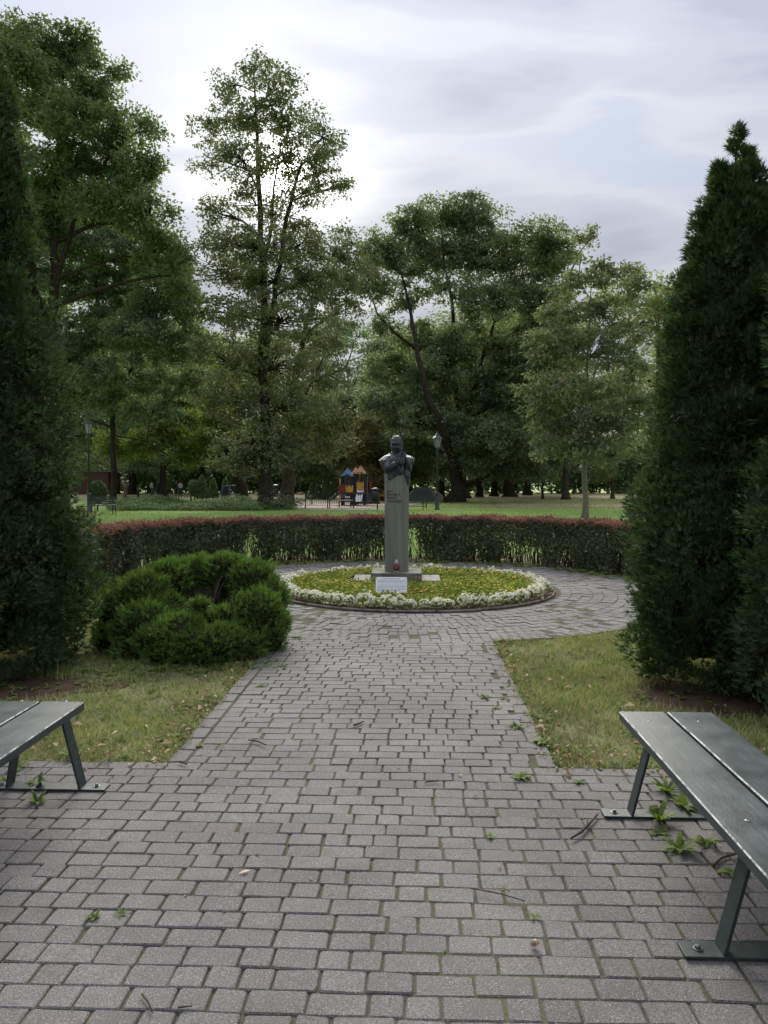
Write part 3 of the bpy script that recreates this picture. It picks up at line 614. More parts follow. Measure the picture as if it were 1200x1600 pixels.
# ------------------------------------------------------------------ conifers
def sprays(r, P, A, Nn, L, blades=7, spread=62, w=0.17, tri=False):
    """flat fan sprays: P base, A axis, Nn plane normal, L length; -> quads"""
    S = unit(np.cross(A, Nn)); Q = []
    for b in range(blades):
        t = (b/(blades-1))*2-1 if blades > 1 else 0
        a = R(spread)*t+r.normal(0, .10, len(P)); ln = L*(1-0.38*abs(t))*r.uniform(.8, 1.15, len(P))
        D = unit(A*np.cos(a)[:, None]+S*np.sin(a)[:, None]+Nn*r.normal(0, .16, (len(P), 1)))
        st = P+A*(L*(0.22*(1-abs(t))))[:, None]
        nn = Nn+r.normal(size=(len(P), 3))*0.25; ww = L*w*r.uniform(.7, 1.2, len(P))
        Q.append(tips(st, D, nn, ln, ww) if tri else leaves(st, D, nn, ln, ww, 0.06))
    return np.concatenate(Q)
def tips(P, D, N, L, Wd):
    S = unit(np.cross(D, N)); L = np.asarray(L)[:, None]; Wd = np.asarray(Wd)[:, None]
    return np.stack([P-S*Wd*.5, P+S*Wd*.5, P+D*L+N*L*.08], 1)
def thuja(name, cx, cy, prof, label, seed, nclump=520, per=26, core=0.78, lump=0.16, spray=0.058, group='columnar conifers'):
    """prof: list of (z, radius)"""
    r = np.random.default_rng(seed); root = empty(name, (cx, cy, -0.02), label, 'tree', group)
    z = np.array([p[0] for p in prof]); rad = np.maximum(np.array([p[1] for p in prof])-np.interp([p[0] for p in prof], [0, prof[-1][0]], [.10, .03]), .02)
    wgt = np.interp(np.linspace(z[0], z[-1], 200), z, rad)+0.05; cdf = np.cumsum(wgt); cdf /= cdf[-1]
    zz = np.interp(r.uniform(0, 1, nclump), cdf, np.linspace(z[0], z[-1], 200))
    th = np.where(r.random(nclump) < .45, r.uniform(0, 2*math.pi, nclump), r.uniform(math.pi, 2*math.pi, nclump)); ph = r.uniform(0, 6.28, 6)
    rr = np.interp(zz, z, rad)
    lm = 1+lump*(0.5*np.sin(3*th+2.1*zz+ph[0])+0.45*np.sin(5*th-3.3*zz+ph[1])+0.4*np.sin(2*th+5.2*zz+ph[2]))+r.normal(0, 0.05, nclump)
    lm = 1+(lm-1)*np.interp(zz, [0, z[-1]*.55, z[-1]], [1, .8, .25]); rr = rr*lm
    out = np.stack([np.cos(th), np.sin(th), np.zeros(nclump)], 1)
    C = np.stack([np.cos(th)*rr, np.sin(th)*rr, zz], 1)
    k = np.repeat(np.arange(nclump), per); n = len(k)
    csz = np.clip(0.035+0.14*np.interp(zz, z, rad), 0.03, 0.15)*r.uniform(.75, 1.3, nclump)
    ax = unit(out*.75+np.array([0, 0, .7])+r.normal(size=(nclump, 3))*.30); pn = rnd_dirs(r, nclump)
    u = rnd_dirs(r, n)*(r.uniform(.25, 1, (n, 1))**.5)
    off = u*csz[k][:, None]*np.array([1, 1, 1.05])
    P = C[k]+off-ax[k]*(csz[k]*0.5)[:, None]
    A = unit(ax[k]*.8+u*.75+r.normal(size=(n, 3))*0.22)
    Nn = unit(np.cross(A, pn[k]+r.normal(size=(n, 3))*.5))
    Q = sprays(r, P, A, Nn, spray*r.uniform(.55, 1.25, n), 4, 40, 0.19, True)
    Q = Q[Q[:, :, 2].min(1) > 0.01]
    link('crown', quadsoup('crown', Q), M['thuja'], root)
    # added solid dark core: stops see-through, stands in for the dark crown interior
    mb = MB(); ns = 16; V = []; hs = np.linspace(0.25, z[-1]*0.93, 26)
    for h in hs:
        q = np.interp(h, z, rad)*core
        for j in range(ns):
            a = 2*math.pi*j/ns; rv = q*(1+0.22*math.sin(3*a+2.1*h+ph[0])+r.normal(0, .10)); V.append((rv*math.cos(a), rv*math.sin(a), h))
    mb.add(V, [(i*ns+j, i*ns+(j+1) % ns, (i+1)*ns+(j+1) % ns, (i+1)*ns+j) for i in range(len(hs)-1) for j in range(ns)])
    mb.build('dark_core', M['thuja_core'], root)
    t = MB(); t.tube([(0, 0, -0.05), (0.01, 0, 0.5), (0, 0.01, z[-1]*0.7), (0, 0, z[-1]*0.97)], [0.09, 0.075, 0.04, 0.008], 8); t.build('trunk', M['bark'], root, True)
    return root
def prof_px(cpx, Y, pts, sgn):   # silhouette pixels (x,y) -> (z, r)
    out = []
    for x, y in pts:
        a = AT(x, y, Y); c = AT(cpx, y, Y); out.append((a[2], abs(a[0]-c[0])))
    return sorted(out)
RY = 6.0; pr = prof_px(1136, RY, [(1060, 1075), (1012, 1040), (985, 990), (978, 930), (985, 850), (998, 740), (1008, 640), (1030, 500), (1052, 400), (1078, 320), (1104, 252), (1122, 218), (1134, 196)], -1)
c = AT(1136, 1000, RY); thuja('conifer_tree', c[0], RY, [(max(0.03, a), b) for a, b in pr], 'dark pointed conifer whose whole tip shows, behind the right bench', 51, 660, 95, lump=0.10)
RY2 = 4.9; c = AT(1348, 1000, RY2)
thuja('conifer_tree', c[0], RY2, [(0.03, .40), (.15, .66), (.5, .78), (1.3, .78), (2.2, .70), (3.0, .60), (3.7, .46), (4.4, .28), (5.0, .10), (5.3, .03)], 'dark conifer cut off by the right edge of the picture', 52, 440, 90, lump=0.10)
LY = 6.2; pr = prof_px(-35, LY, [(60, 1060), (112, 1035), (135, 985), (148, 930), (152, 870), (140, 800), (122, 700), (112, 620), (100, 540), (86, 460), (74, 360), (58, 250), (40, 160), (16, 60), (-8, -40), (-33, -120)], 1)
c = AT(-35, 1000, LY); thuja('conifer_tree', c[0], LY, [(max(0.03, a), b) for a, b in pr], 'tall dark green conifer filling the left edge behind the left bench', 53, 800, 95, lump=0.09)

def low_bush():
    r = np.random.default_rng(61); Y0 = 6.85; c0 = G(300, 1020)
    root = empty('conifer_shrub', (c0[0], Y0, -0.02), 'low lumpy green conifer shrub with a dark hollow left of the path', 'shrub')
    off = np.array([c0[0], Y0, -0.02]); LQ = []; tb = MB(); core = MB()
    lobes = [(190, 960, 46, 50, .1), (225, 930, 50, 42, .2), (262, 905, 40, 34, .5), (305, 898, 44, 32, .75), (350, 898, 46, 34, .75), (395, 905, 42, 36, .55), (425, 935, 30, 34, .3), (400, 960, 50, 44, 0), (345, 970, 30, 26, -.15), (375, 1000, 50, 36, -.2),
             (230, 975, 50, 40, -.2), (180, 1000, 40, 36, .0), (280, 985, 46, 30, -.45), (330, 1005, 46, 30, -.5), (215, 1015, 46, 26, -.25), (270, 1020, 50, 24, -.45), (325, 1025, 50, 20, -.45), (385, 1025, 40, 20, -.25), (430, 975, 26, 30, .15), (312, 945, 15, 12, -.42), (300, 884, 26, 14, .8), (352, 880, 34, 16, .7), (330, 925, 60, 30, .95), (280, 935, 46, 34, .85), (255, 950, 40, 30, .1), (420, 1000, 28, 30, .0), (205, 985, 36, 34, -.15), (355, 1000, 34, 28, -.45), (300, 1005, 40, 26, -.55), (245, 1000, 40, 30, -.4)]
    for px, py, rx, ry, dy in lobes:
        Y = Y0+dy; k = Y/F; c = AT(px, py, Y); rad = np.array([rx*k, min(rx, 45)*k*0.9, ry*k])
        rad = rad*1.0; n = int(120+9500*(rad[0]*rad[2]+rad[0]*rad[1])); u = rnd_dirs(r, n, .15)
        P = c+u*rad*r.uniform(.74, 1.0, (n, 1))*(1+.16*np.sin(u[:, :1]*7+px)*np.sin(u[:, 2:]*6+py)+.10*np.sin(u[:, 1:2]*15+px)*np.sin(u[:, 2:]*13))
        A = unit(u*.85+np.array([0, 0, .45])+r.normal(size=(n, 3))*.30)
        Nn = unit(np.cross(A, rnd_dirs(r, n))); LQ.append(sprays(r, P-A*0.015, A, Nn, 0.052*r.uniform(.5, 1.5, n), 4, 36, 0.16, True))
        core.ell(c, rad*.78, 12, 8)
        b = np.array([c0[0]+r.normal(0, .1), Y0+r.normal(0, .1), 0.05]); tb.tube(bez(b, (b+c)/2+np.array([0, 0, .1]), c, 6), np.linspace(.022, .006, 6), 6)
        for q in range(5):
            e = c+unit(r.normal(size=3))*rad*0.7; tb.tube(bez((b+c)/2, (c+e)/2, e, 4), np.linspace(.008, .002, 4), 4, False)
    for (a, b_) in [((362, 955), (368, 905)), ((362, 950), (352, 900)), ((366, 930), (380, 905)), ((330, 965), (290, 935)), ((300, 960), (270, 940))]:
        tb.tube([AT(*a, 6.75), AT((a[0]+b_[0])/2+2, (a[1]+b_[1])/2, 6.72), AT(*b_, 6.7)], [.007, .005, .002], 5)
    Q = np.concatenate(LQ); Q = Q[Q[:, :, 2].min(1) > 0.0]
    link('foliage', quadsoup('foliage', Q-off), M['bush'], root); tb.build('branches', M['bark'], root, True, off=off)
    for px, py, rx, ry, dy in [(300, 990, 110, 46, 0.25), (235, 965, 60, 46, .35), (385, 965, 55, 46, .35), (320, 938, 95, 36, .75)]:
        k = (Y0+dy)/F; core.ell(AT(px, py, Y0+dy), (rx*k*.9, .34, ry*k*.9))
    core.build('dark_core', M['thuja_core'], root, off=off)  # dark solids added behind the lobes so the hollow reads as dark interior
low_bush()

# ------------------------------------------------------------------ curved hedge
HC = np.array([-0.35, 11.0])
def hedge():
    r = np.random.default_rng(71)
    root = empty('barberry_hedge', (HC[0], HC[1]+4.2, -0.02), 'clipped curved barberry hedge with reddish top round the flower bed', 'hedge')
    off = np.array([HC[0], HC[1]+4.2, -0.02]); n = 130000; T = 0.72
    a = r.uniform(R(-14), R(194), n); t = r.uniform(0, 1, n); z = r.uniform(0, 1, n)
    sh = r.random(n)                                     # most leaves sit on the clipped faces
    t = np.where(sh < .42, r.beta(1, 9, n), t); t = np.where((sh >= .42) & (sh < .55), 1-r.beta(1, 9, n), t); z = np.where((sh >= .55) & (sh < .78), 1-r.beta(1, 14, n), z)
    gap = 0.5+0.5*np.sin(a*17+1)*np.sin(a*7.3+.5)+0.25*np.sin(a*41)
    keep = r.random(n) < np.clip((z-0.06)*2.5+(gap-0.40)*2.4, 0.02, 1)
    a, t, z = a[keep], t[keep], z[keep]; n = len(a)
    top = 0.85+0.018*np.sin(a*23)+0.012*np.sin(a*51)+r.normal(0, .012, n)
    bul = 0.03*np.sin(a*29)+0.03*np.sin(z*7+a*13)
    rx = 4.22+t*T+bul; ry = 3.92+t*T+bul
    P = np.stack([HC[0]+rx*np.cos(a), HC[1]+ry*np.sin(a), z*top], 1)
    D = rnd_dirs(r, n, 0.4); L = r.uniform(.036, .062, n)
    Q = tips(P, D, rnd_dirs(r, n, .6), L, L*.75)
    red = (P[:, 2] > top-r.exponential(.022, n)-.012) | (r.random(n) < 0.025)
    link('foliage', quadsoup('foliage', Q[~red]-off), M['hedge'], root)
    P2 = P[red]; k = 3; P3 = np.repeat(P2, k, 0)+r.normal(0, .02, (len(P2)*k, 3)); m = len(P3); L = r.uniform(.028, .05, m)
    link('top_growth', quadsoup('top_growth', leaves(P3, rnd_dirs(r, m, .9), rnd_dirs(r, m, .6), L, L*.6)-off), M['hedge_top'], root)
    tb = MB()
    for i in range(1500):
        aa = r.uniform(R(-12), R(192)); tt = r.uniform(.12, .88)
        b = np.array([HC[0]+(4.22+tt*T)*math.cos(aa), HC[1]+(3.92+tt*T)*math.sin(aa), -0.02]); d = r.normal(size=3)*np.array([.13, .13, 0])
        h = r.uniform(.45, .82); tb.tube(bez(b, b+d*.3+np.array([0, 0, h*.5]), b+d+np.array([0, 0, h]), 4), [.008, .0065, .005, .002], 3, False)
    tb.build('stems', M['twig'], root, off=off)
hedge()

# ------------------------------------------------------------------ grass, weeds, litter
def blades(r, P, hgt, wid, lean=0.5):
    n = len(P); a = r.uniform(0, 2*math.pi, n); d = np.stack([np.cos(a), np.sin(a), np.zeros(n)], 1); s = np.stack([-d[:, 1], d[:, 0], np.zeros(n)], 1)
    h = hgt[:, None]; w = wid[:, None]; ln = r.uniform(0.2, 1, (n, 1))*lean
    tip = P+np.array([0, 0, 1])*h*(1-.45*ln)+d*h*ln*1.1
    return np.stack([P-s*w, P+s*w, tip], 1)
def lawn_ok(P):
    x, y = P[:, 0], P[:, 1]
    ring = np.hypot(x-BC[0], y-BC[1]) > RO+0.0
    wv = .022*np.sin(y*9)+.018*np.sin(y*23+1)+.012*np.sin(y*51)
    path = (x < PX0+.012+wv) | (x > PX1-.012+wv) | (y > 7.6)
    return ring & path & (y > PYF+.02*np.sin(x*11)+.015*np.sin(x*29)+.01*np.sin(x*57))
MULCH = [(AT(1100, 1060, 5.5)[0]+.05, 5.45, .62, .50, 81), (AT(30, 1080, 5.55)[0], 5.5, .75, .40, 82)]
for cx, cy, ax, ay, sd_ in MULCH: sheet('needle_litter', blob(cx, cy, ax, ay, 40, .3, sd_), -0.018, M['mulch'])
def grass_patch(name, x0, x1, y0, y1, n, hm, wm, m, label, seed, flt=None, clump=True):
    r = np.random.default_rng(seed); P = np.stack([r.uniform(x0, x1, n), r.uniform(y0, y1, n), np.full(n, -0.022)], 1)
    if clump:
        f = np.sin(P[:, 0]*3.1+1)*np.sin(P[:, 1]*2.7+2)+.7*np.sin(P[:, 0]*7.9+3)*np.sin(P[:, 1]*8.3)+.5*np.sin(P[:, 0]*17+1)*np.sin(P[:, 1]*19)
        P = P[r.random(n) < np.clip(.62+.35*f, .15, 1)]
    P = P[flt(P)] if flt is not None else P
    for cx, cy, ax, ay, _ in MULCH: P = P[(((P[:, 0]-cx)/ax)**2+((P[:, 1]-cy)/ay)**2) > r.uniform(.45, 1.1, len(P))]
    n = len(P); h = hm*r.gamma(4, .25, n); me = quadsoup(name, blades(r, P, h, wm*r.uniform(.6, 1.2, n), 1.0))
    o = link(name, me, m); tag(o, label, 'grass', kind='stuff'); return o
grass_patch('grass', PX1-0.06, 3.4, PYF-0.04, 9.4, 150000, .045, .0034, M['grass'], 'short patchy lawn grass right of the brick path', 91, lawn_ok)
grass_patch('grass', -4.9, PX0+0.06, PYF-0.04, 10.5, 190000, .045, .0034, M['grass'], 'short patchy lawn grass left of the brick path', 92, lawn_ok)
def beyond(P): return (((P[:, 0]-HC[0])/4.8)**2+((P[:, 1]-HC[1])/4.5)**2 > 1) & (np.abs(P[:, 0]) < P[:, 1]*.62)
grass_patch('grass', -24, 24, 13, 43, 110000, .075, .012, M['grass_far'], 'green mown lawn beyond the hedge', 93, beyond)
grass_patch('grass', -10, 42, 44, 70, 22000, .10, .02, M['grass_dry'], 'dry yellowish grass under the far trees', 94, lambda P: (np.abs(P[:, 0]) < P[:, 1]*.62) & (P[:, 0] > 1.5))
def strip_leaf(r, base, az, L, w, rise=.6, droop=.8):
    n = 5; pts = []; 
    for i in range(n):
        t = i/(n-1); pts.append(base+np.array([math.cos(az)*L*t*.8, math.sin(az)*L*t*.8, L*(rise*t-droop*t*t)]))
    s = np.array([-math.sin(az), math.cos(az), 0]); prof = [.25, .8, 1, .75, .05]; V = []
    for p, q in zip(pts, prof): V += [p-s*w*q/2, p+s*w*q/2]
    return V, [(2*i, 2*i+1, 2*i+3, 2*i+2) for i in range(n-1)]
def rosette(mb, r, base, n, L, w, rise=.7, droop=.7):
    a0 = r.uniform(0, 6.28)
    for i in range(n):
        V, f = strip_leaf(r, np.array(base), a0+i*2.4+r.normal(0, .3), L*r.uniform(.6, 1.15), w*r.uniform(.7, 1.2), rise*r.uniform(.7, 1.2), droop*r.uniform(.7, 1.2)); mb.add(V, f)
WEEDS = [  # photo px, leaves, length, width, rise, droop, label
 (1042, 1240, 14, .13, .028, .9, .7, 'upright leafy weed behind the far foot plate of the right bench'),
 (1030, 1284, 11, .12, .030, 1.0, .8, 'broad-leaved weed growing in front of the far foot plate of the right bench'),
 (1068, 1262, 10, .12, .030, .9, .7, 'leafy weed behind the middle of the right bench foot plate'),
 (1062, 1328, 14, .12, .030, .7, .7, 'largest spread weed in the paving under the right bench'),
 (1028, 1302, 7, .08, .026, .6, .6, 'small weed between large spread weed and the foot plate'),
 (1104, 1318, 10, .10, .024, .8, .7, 'weed nearest the seat edge of the right bench'),
 (1142, 1364, 7, .08, .026, .7, .7, 'small lone weed low under the right bench'),
 (815, 1215, 16, .085, .020, .5, .5, 'flat leafy weed in the paving nearest the right bench'),
 (806, 1136, 18, .10, .016, .5, .5, 'wide flat green weed at the right path edge'),
 (757, 1090, 12, .09, .014, .5, .5, 'flat weed in the path with two clumps behind it'),
 (788, 1092, 9, .07, .014, .5, .5, 'small weed beside the flat weed at the right path edge'),
 (775, 1106, 9, .07, .014, .4, .4, 'thin weed on the path below two flat weeds'),
 (147, 1434, 8, .045, .016, .6, .5, 'tiny bright weed between bricks in the near left paving'),
 (766, 1306, 7, .04, .014, .5, .5, 'tiny weed in the middle of the path left of the right bench'),
 (835, 1432, 7, .04, .010, .5, .5, 'tiny grey weed in the near right paving'),
 (408, 1072, 12, .07, .018, .5, .5, 'pale weed on the path right of the left lawn'),
 (465, 996, 14, .12, .018, .4, .4, 'weed beside the conifer shrub at the path edge'),
 (312, 1164, 8, .05, .014, .5, .5, 'small weed at the left path edge near the lawn corner'),
 (58, 1254, 12, .09, .020, .8, .7, 'grey-green weed at the left bench foot plate'),
 (60, 1226, 12, .10, .022, .7, .6, 'weed with yellowing leaves behind the left bench foot plate'),
 (8, 1222, 10, .08, .020, .6, .6, 'weed at the left picture edge behind the left bench'),
 (110, 1182, 14, .11, .020, .8, .7, 'tall weed behind the leg of the left bench'),
 (28, 1200, 12, .10, .020, .7, .6, 'weed at the lawn edge behind the left bench'),
 (845, 1160, 14, .10, .022, .6, .6, 'leafy weed at the lawn edge right of the path'),
 (905, 1222, 9, .06, .020, .5, .5, 'small weed left of the far leg of the right bench'),
 (790, 1002, 18, .12, .018, .6, .5, 'green tuft at the near corner of the right lawn'),
 (190, 1428, 16, .055, .004, .8, .8, 'dry grass tuft between bricks in the near left paving')]
for i, (px, py, n, L, w, ri, dr, lab) in enumerate(WEEDS):
    r = np.random.default_rng(300+i); g = G(px, py); mb = MB(); rosette(mb, r, (0, 0, -0.004), int(n*1.3), L*.92, w*.9, ri+.15, dr)
    o = mb.build('weed', M['weed']); o.location = tuple(g); tag(o, lab, 'weed', 'weeds in the paving')
def small_weeds():
    r = np.random.default_rng(350); mb = MB()
    for i in range(330):                                # ground cover along hedge foot and lawn edges
        a = r.uniform(R(-10), R(190)); q = r.uniform(-.42, .05); x = HC[0]+(4.2+q)*math.cos(a); yy = HC[1]+(3.9+q)*math.sin(a)
        rosette(mb, r, (x, yy, -0.02), 6, r.uniform(.06, .14), .035, .9, .5)
    for i in range(260):
        s = r.random()
        if s < .35: x, yy = PX1+r.normal(.02, .04), r.uniform(PYF, 7.4)
        elif s < .6: x, yy = PX0-abs(r.normal(.0, .05)), r.uniform(PYF, 7.4)
        elif s < .75: x, yy = r.uniform(PX1, 4), PYF+r.normal(0, .04)
        elif s < .88: x, yy = r.uniform(-4, PX0), PYF+r.normal(0, .04)
        else:
            a = r.uniform(0, 6.28); x, yy = BC[0]+3.72*math.cos(a), BC[1]+3.72*math.sin(a)
        rosette(mb, r, (x, yy, -0.015), 7, r.uniform(.03, .075), r.uniform(.010, .018), .8, .7)
    for i in range(200):                                # sprouts in the joints
        x, yy = r.uniform(-2.2, 2.2), r.uniform(2.0, 7.2); yy = -1.5+round((yy+1.5)/.1015)*.1015+.05
        if yy > PYF and not (PX0 < x < PX1): continue
        rosette(mb, r, (x, yy, -0.012), 5, r.uniform(.012, .03), .006, .9, .6)
    for i in range(90):                                 # weeds scattered on the ring path
        a = r.uniform(-.9, 1.3); q = r.uniform(2.4, 3.7); rosette(mb, r, (BC[0]+q*math.cos(a), BC[1]+q*math.sin(a), -.01), 6, r.uniform(.02, .06), .012, .6, .5)
    for i in range(420):                                # broad-leaved weeds in the lawns
        x, yy = (r.uniform(PX1+.05, 3.0), r.uniform(PYF, 8.2)) if r.random() < .5 else (r.uniform(-3.6, PX0-.05), r.uniform(PYF, 6.4))
        if math.hypot(x-BC[0], yy-BC[1]) < RO+.05: continue
        rosette(mb, r, (x, yy, -.018), 7, r.uniform(.03, .07), r.uniform(.010, .022), .9, .6)
    for i in range(70):                                 # ground ivy under the conifer shrub
        g = G(r.uniform(60, 440), 1048); rosette(mb, r, (g[0], g[1]+r.normal(.05, .08)+.25*max(0, (g[0]+1.9)), -.02), 7, r.uniform(.05, .09), .035, .8, .5)
    o = mb.build('ground_cover', M['weed']); tag(o, 'small weeds along lawn edges, joints and hedge foot', 'weeds', kind='stuff')
small_weeds()
def litter():
    r = np.random.default_rng(360); Pts = []
    for i in range(1700):
        s = r.random()
        if s < .22: p = (PX0-r.gamma(1.2, .10)+.05, r.uniform(PYF-.1, 7.3))
        elif s < .38: p = (PX1+r.gamma(1.2, .10)-.08, r.uniform(PYF-.1, 7.2))
        elif s < .52: p = (r.uniform(-4.5, PX0), PYF+r.normal(.12, .16))
        elif s < .66: p = (r.uniform(PX1, 3), PYF+r.normal(.12, .16))
        elif s < .74: p = (r.choice([-1, 1])*r.uniform(1.0, 4), r.uniform(PYF, 7))
        elif s < .93:
            a = r.uniform(0, 6.28); q = RB-abs(r.normal(0, .07)); p = (BC[0]+q*math.cos(a), BC[1]+q*math.sin(a))
        else: p = (r.uniform(-1.3, 1.0), r.uniform(2.6, 7.3))
        Pts.append((*p, .004+(.02 if not (PX0 < p[0] < PX1) and p[1] > PYF else 0)))
    for i in range(500):
        a = r.uniform(3.3, 6.1); q = RB-.02-abs(r.normal(0, .09)); Pts.append((BC[0]+q*math.cos(a), BC[1]+q*math.sin(a), .045))
    P = np.array(Pts); n = len(P); D = rnd_dirs(r, n)*np.array([1, 1, .15]); L = r.gamma(3, .0085, n)+.008
    L[(P[:, 0] > PX0) & (P[:, 0] < PX1) & (P[:, 1] < 7.3)] *= .5
    Q = leaves(P, unit(D), unit(np.array([0, 0, 1])+r.normal(size=(n, 3))*.3), L, L*r.uniform(.35, .7, n), .18)
    o = link('leaf_litter', quadsoup('leaf_litter', Q), M['litter']); tag(o, 'dry brown fallen leaves along lawn edges and flower bed', 'leaf litter', kind='stuff')
litter()
def one_leaf(px, py, L, w, az, m, lab):
    V, f = strip_leaf(rng, np.zeros(3), az, L, w, .25, .2); mb = MB(); mb.add([v+np.array([0, 0, .004]) for v in V], f); o = mb.build('fallen_leaf', m); o.location = tuple(G(px, py)); tag(o, lab, 'leaf')
one_leaf(374, 1366, .055, .016, .5, plain('pale_dry_leaf', (.55, .42, .25), .7), 'pale curled leaf lying on the bricks in the middle foreground')
def twig(pts, rads, lab, fork=None):
    P = [G(x, y, .010) for x, y in pts]; mb = MB(); o0 = P[0].copy(); o0[2] = 0
    mb.tube([p-o0 for p in P], rads, 6)
    if fork: mb.tube([P[fork[0]]-o0]+[G(x, y, .016)-o0 for x, y in fork[1]], [.004]+[.002]*len(fork[1]), 5)
    o = mb.build('twig', M['twig'], None, True); o.location = tuple(o0); tag(o, lab, 'twig')
twig([(892, 1310), (908, 1300), (918, 1290), (934, 1272)], [.004, .006, .006, .004], 'short forked twig left of the right bench foot plate', (2, [(918, 1280)]))
twig([(1116, 1352), (1128, 1340), (1150, 1334), (1158, 1332)], [.006, .005, .005, .003], 'curved twig lying under the right bench seat')
twig([(222, 1553), (232, 1566), (238, 1582)], [.003, .003, .002], 'thin twig on the bricks near the bottom left')
twig([(553, 1133), (562, 1130), (568, 1127)], [.006, .006, .004], 'dark twig on the middle of the path')
twig([(388, 1156), (402, 1158), (416, 1164)], [.004, .005, .003], 'dark twig on the left half of the path')
twig([(280, 1190), (292, 1194)], [.006, .004], 'short dark stick at the left path edge')
twig([(735, 1388), (760, 1392), (788, 1398), (820, 1408)], [.002, .003, .0025, .002], 'long thin twig on bricks right of the path middle')
twig([(278, 1574), (300, 1572)], [.003, .002], 'dark straight twig near the bottom left corner')
twig([(664, 1222), (686, 1220)], [.004, .003], 'small dark stick right of the path middle')
# snail shell
mb = MB(); r0 = np.random.default_rng(5)
t = np.linspace(0, 4*math.pi, 28); mb.tube([(.010*math.cos(a)*(1-i/34), .004+.006*i/28, .010+.010*math.sin(a)*(1-i/34)) for i, a in enumerate(t)], np.linspace(.008, .002, 28), 7)
o = mb.build('snail_shell', plain('shell', (.42, .32, .22), .4), None, True); o.location = tuple(G(835, 1480)); tag(o, 'small brown snail shell on the bricks at lower right', 'shell')

# ------------------------------------------------------------------ flower bed
bed = sheet('flower_bed_soil', [(BC[0]+(RB-.03)*math.cos(a), BC[1]+(RB-.02)*math.sin(a)) for a in ang], 0.02, M['soil'])
edg = empty('bed_edging', (BC[0], BC[1], 0), 'low rounded dark edging ring round the flower bed', 'edging')
for i in range(22):
    a0 = 2*math.pi*i/22; aa = np.linspace(a0+.004, a0+2*math.pi/22-.004, 7); mb = MB(); rj = RB+rng.normal(0, .008)
    mb.tube([(rj*math.cos(a), rj*math.sin(a), .006+.003*math.sin(i*2.1)) for a in aa], .019, 8); mb.build('edging_piece', M['kerb'], edg, True)
PEDX = AT(620, 880, 11.6)[0]; PEDY = 11.6
def bed_plants():
    r = np.random.default_rng(400)
    n = 15000; q = np.sqrt(r.uniform(0, 1, n))*1.84; a = r.uniform(0, 6.28, n); P = np.stack([BC[0]+q*np.cos(a), BC[1]+q*np.sin(a), r.uniform(.02, .10, n)], 1)
    ok = ~((np.abs(P[:, 0]-PEDX) < .52) & (np.abs(P[:, 1]-PEDY) < .46)) & ~((np.abs(P[:, 0]-PEDX) < .74) & (np.abs(P[:, 1]-PEDY+.12) < .48)); P = P[ok]; n = len(P)
    hz = .5+.5*np.sin(P[:, 0]*4+1)*np.sin(P[:, 1]*5); P[:, 2] *= .5+.8*hz
    L = r.uniform(.04, .085, n); Q = leaves(P, rnd_dirs(r, n, .9), rnd_dirs(r, n, .5), L, L*.38)
    o = link('bed_greenery', quadsoup('bed_greenery', Q), M['bedgreen']); tag(o, 'low green bedding plants carpeting the round flower bed', 'plants', kind='stuff')
    m = 2600; q = np.sqrt(r.uniform(0, 1, m))*1.82; a = r.uniform(0, 6.28, m); P = np.stack([BC[0]+q*np.cos(a), BC[1]+q*np.sin(a), r.uniform(.085, .15, m)], 1)
    f = .5+.5*np.sin(P[:, 0]*3.3+2)*np.sin(P[:, 1]*3.9+1); P = P[(r.random(m) < .25+.75*f) & ~((np.abs(P[:, 0]-PEDX) < .52) & (np.abs(P[:, 1]-PEDY) < .48)) & ~((np.abs(P[:, 0]-PEDX) < .70) & (np.abs(P[:, 1]-PEDY+.02) < .36))]
    Q = []
    for k in range(3):
        D = unit(np.stack([np.cos(k*2.1+P[:, 0]*50), np.sin(k*2.1+P[:, 0]*50), np.full(len(P), .35)], 1)); L = r.uniform(.018, .030, len(P)); Q.append(leaves(P-D*.005, D, np.tile([0, 0, 1.], (len(P), 1)), L, L*.95, .05))
    o = link('yellow_flowers', quadsoup('yellow_flowers', np.concatenate(Q)), M['yellow']); tag(o, 'many tiny yellow flowers scattered over the flower bed', 'flowers', kind='stuff')
bed_plants()
def begonia_meshes(seed):
    r = np.random.default_rng(seed); n = 60; u = rnd_dirs(r, n, .5)*np.array([.11, .11, .10]); P = u*r.uniform(.4, 1, (n, 1))+np.array([0, 0, .07]); P[:, 2] = np.maximum(P[:, 2], .01)
    L = r.uniform(.04, .07, n); g = leaves(P, unit(u+np.array([0, 0, .03])), rnd_dirs(r, n, .8), L, L*.7)
    m = 60; u = rnd_dirs(r, m, .65); P = u*np.array([.115, .115, .11])+np.array([0, 0, .085]); P[:, 2] += r.gamma(1.2, .014, m); Q = []
    for k in range(4):
        D = unit(np.cross(u, rnd_dirs(r, m))+u*.35); L = r.uniform(.026, .042, m); Q.append(leaves(P, D, u+r.normal(size=(m, 3))*.2, L, L*.85, .1))
    return quadsoup('foliage', g), quadsoup('blossoms', np.concatenate(Q))
bg = [begonia_meshes(500+i) for i in range(6)]
nb = 76
for i in range(nb):
    a = 2*math.pi*i/nb+rng.normal(0, .012); q = 1.91+rng.normal(0, .028); v = int(rng.integers(6)); s = float(rng.uniform(.62, .95))
    if math.sin(a) > .2: s *= .8
    e = empty('white_begonia', (BC[0]+q*math.cos(a), BC[1]+q*math.sin(a), .02), 'white begonia plant in the ring edging the round flower bed', 'flower', 'white begonias round the bed', float(rng.uniform(0, 6.28)))
    e.scale = (s, s, s*float(rng.uniform(.66, .92))); link('foliage', bg[v][0], M['bedgreen'], e); link('blossoms', bg[v][1], M['white'], e)

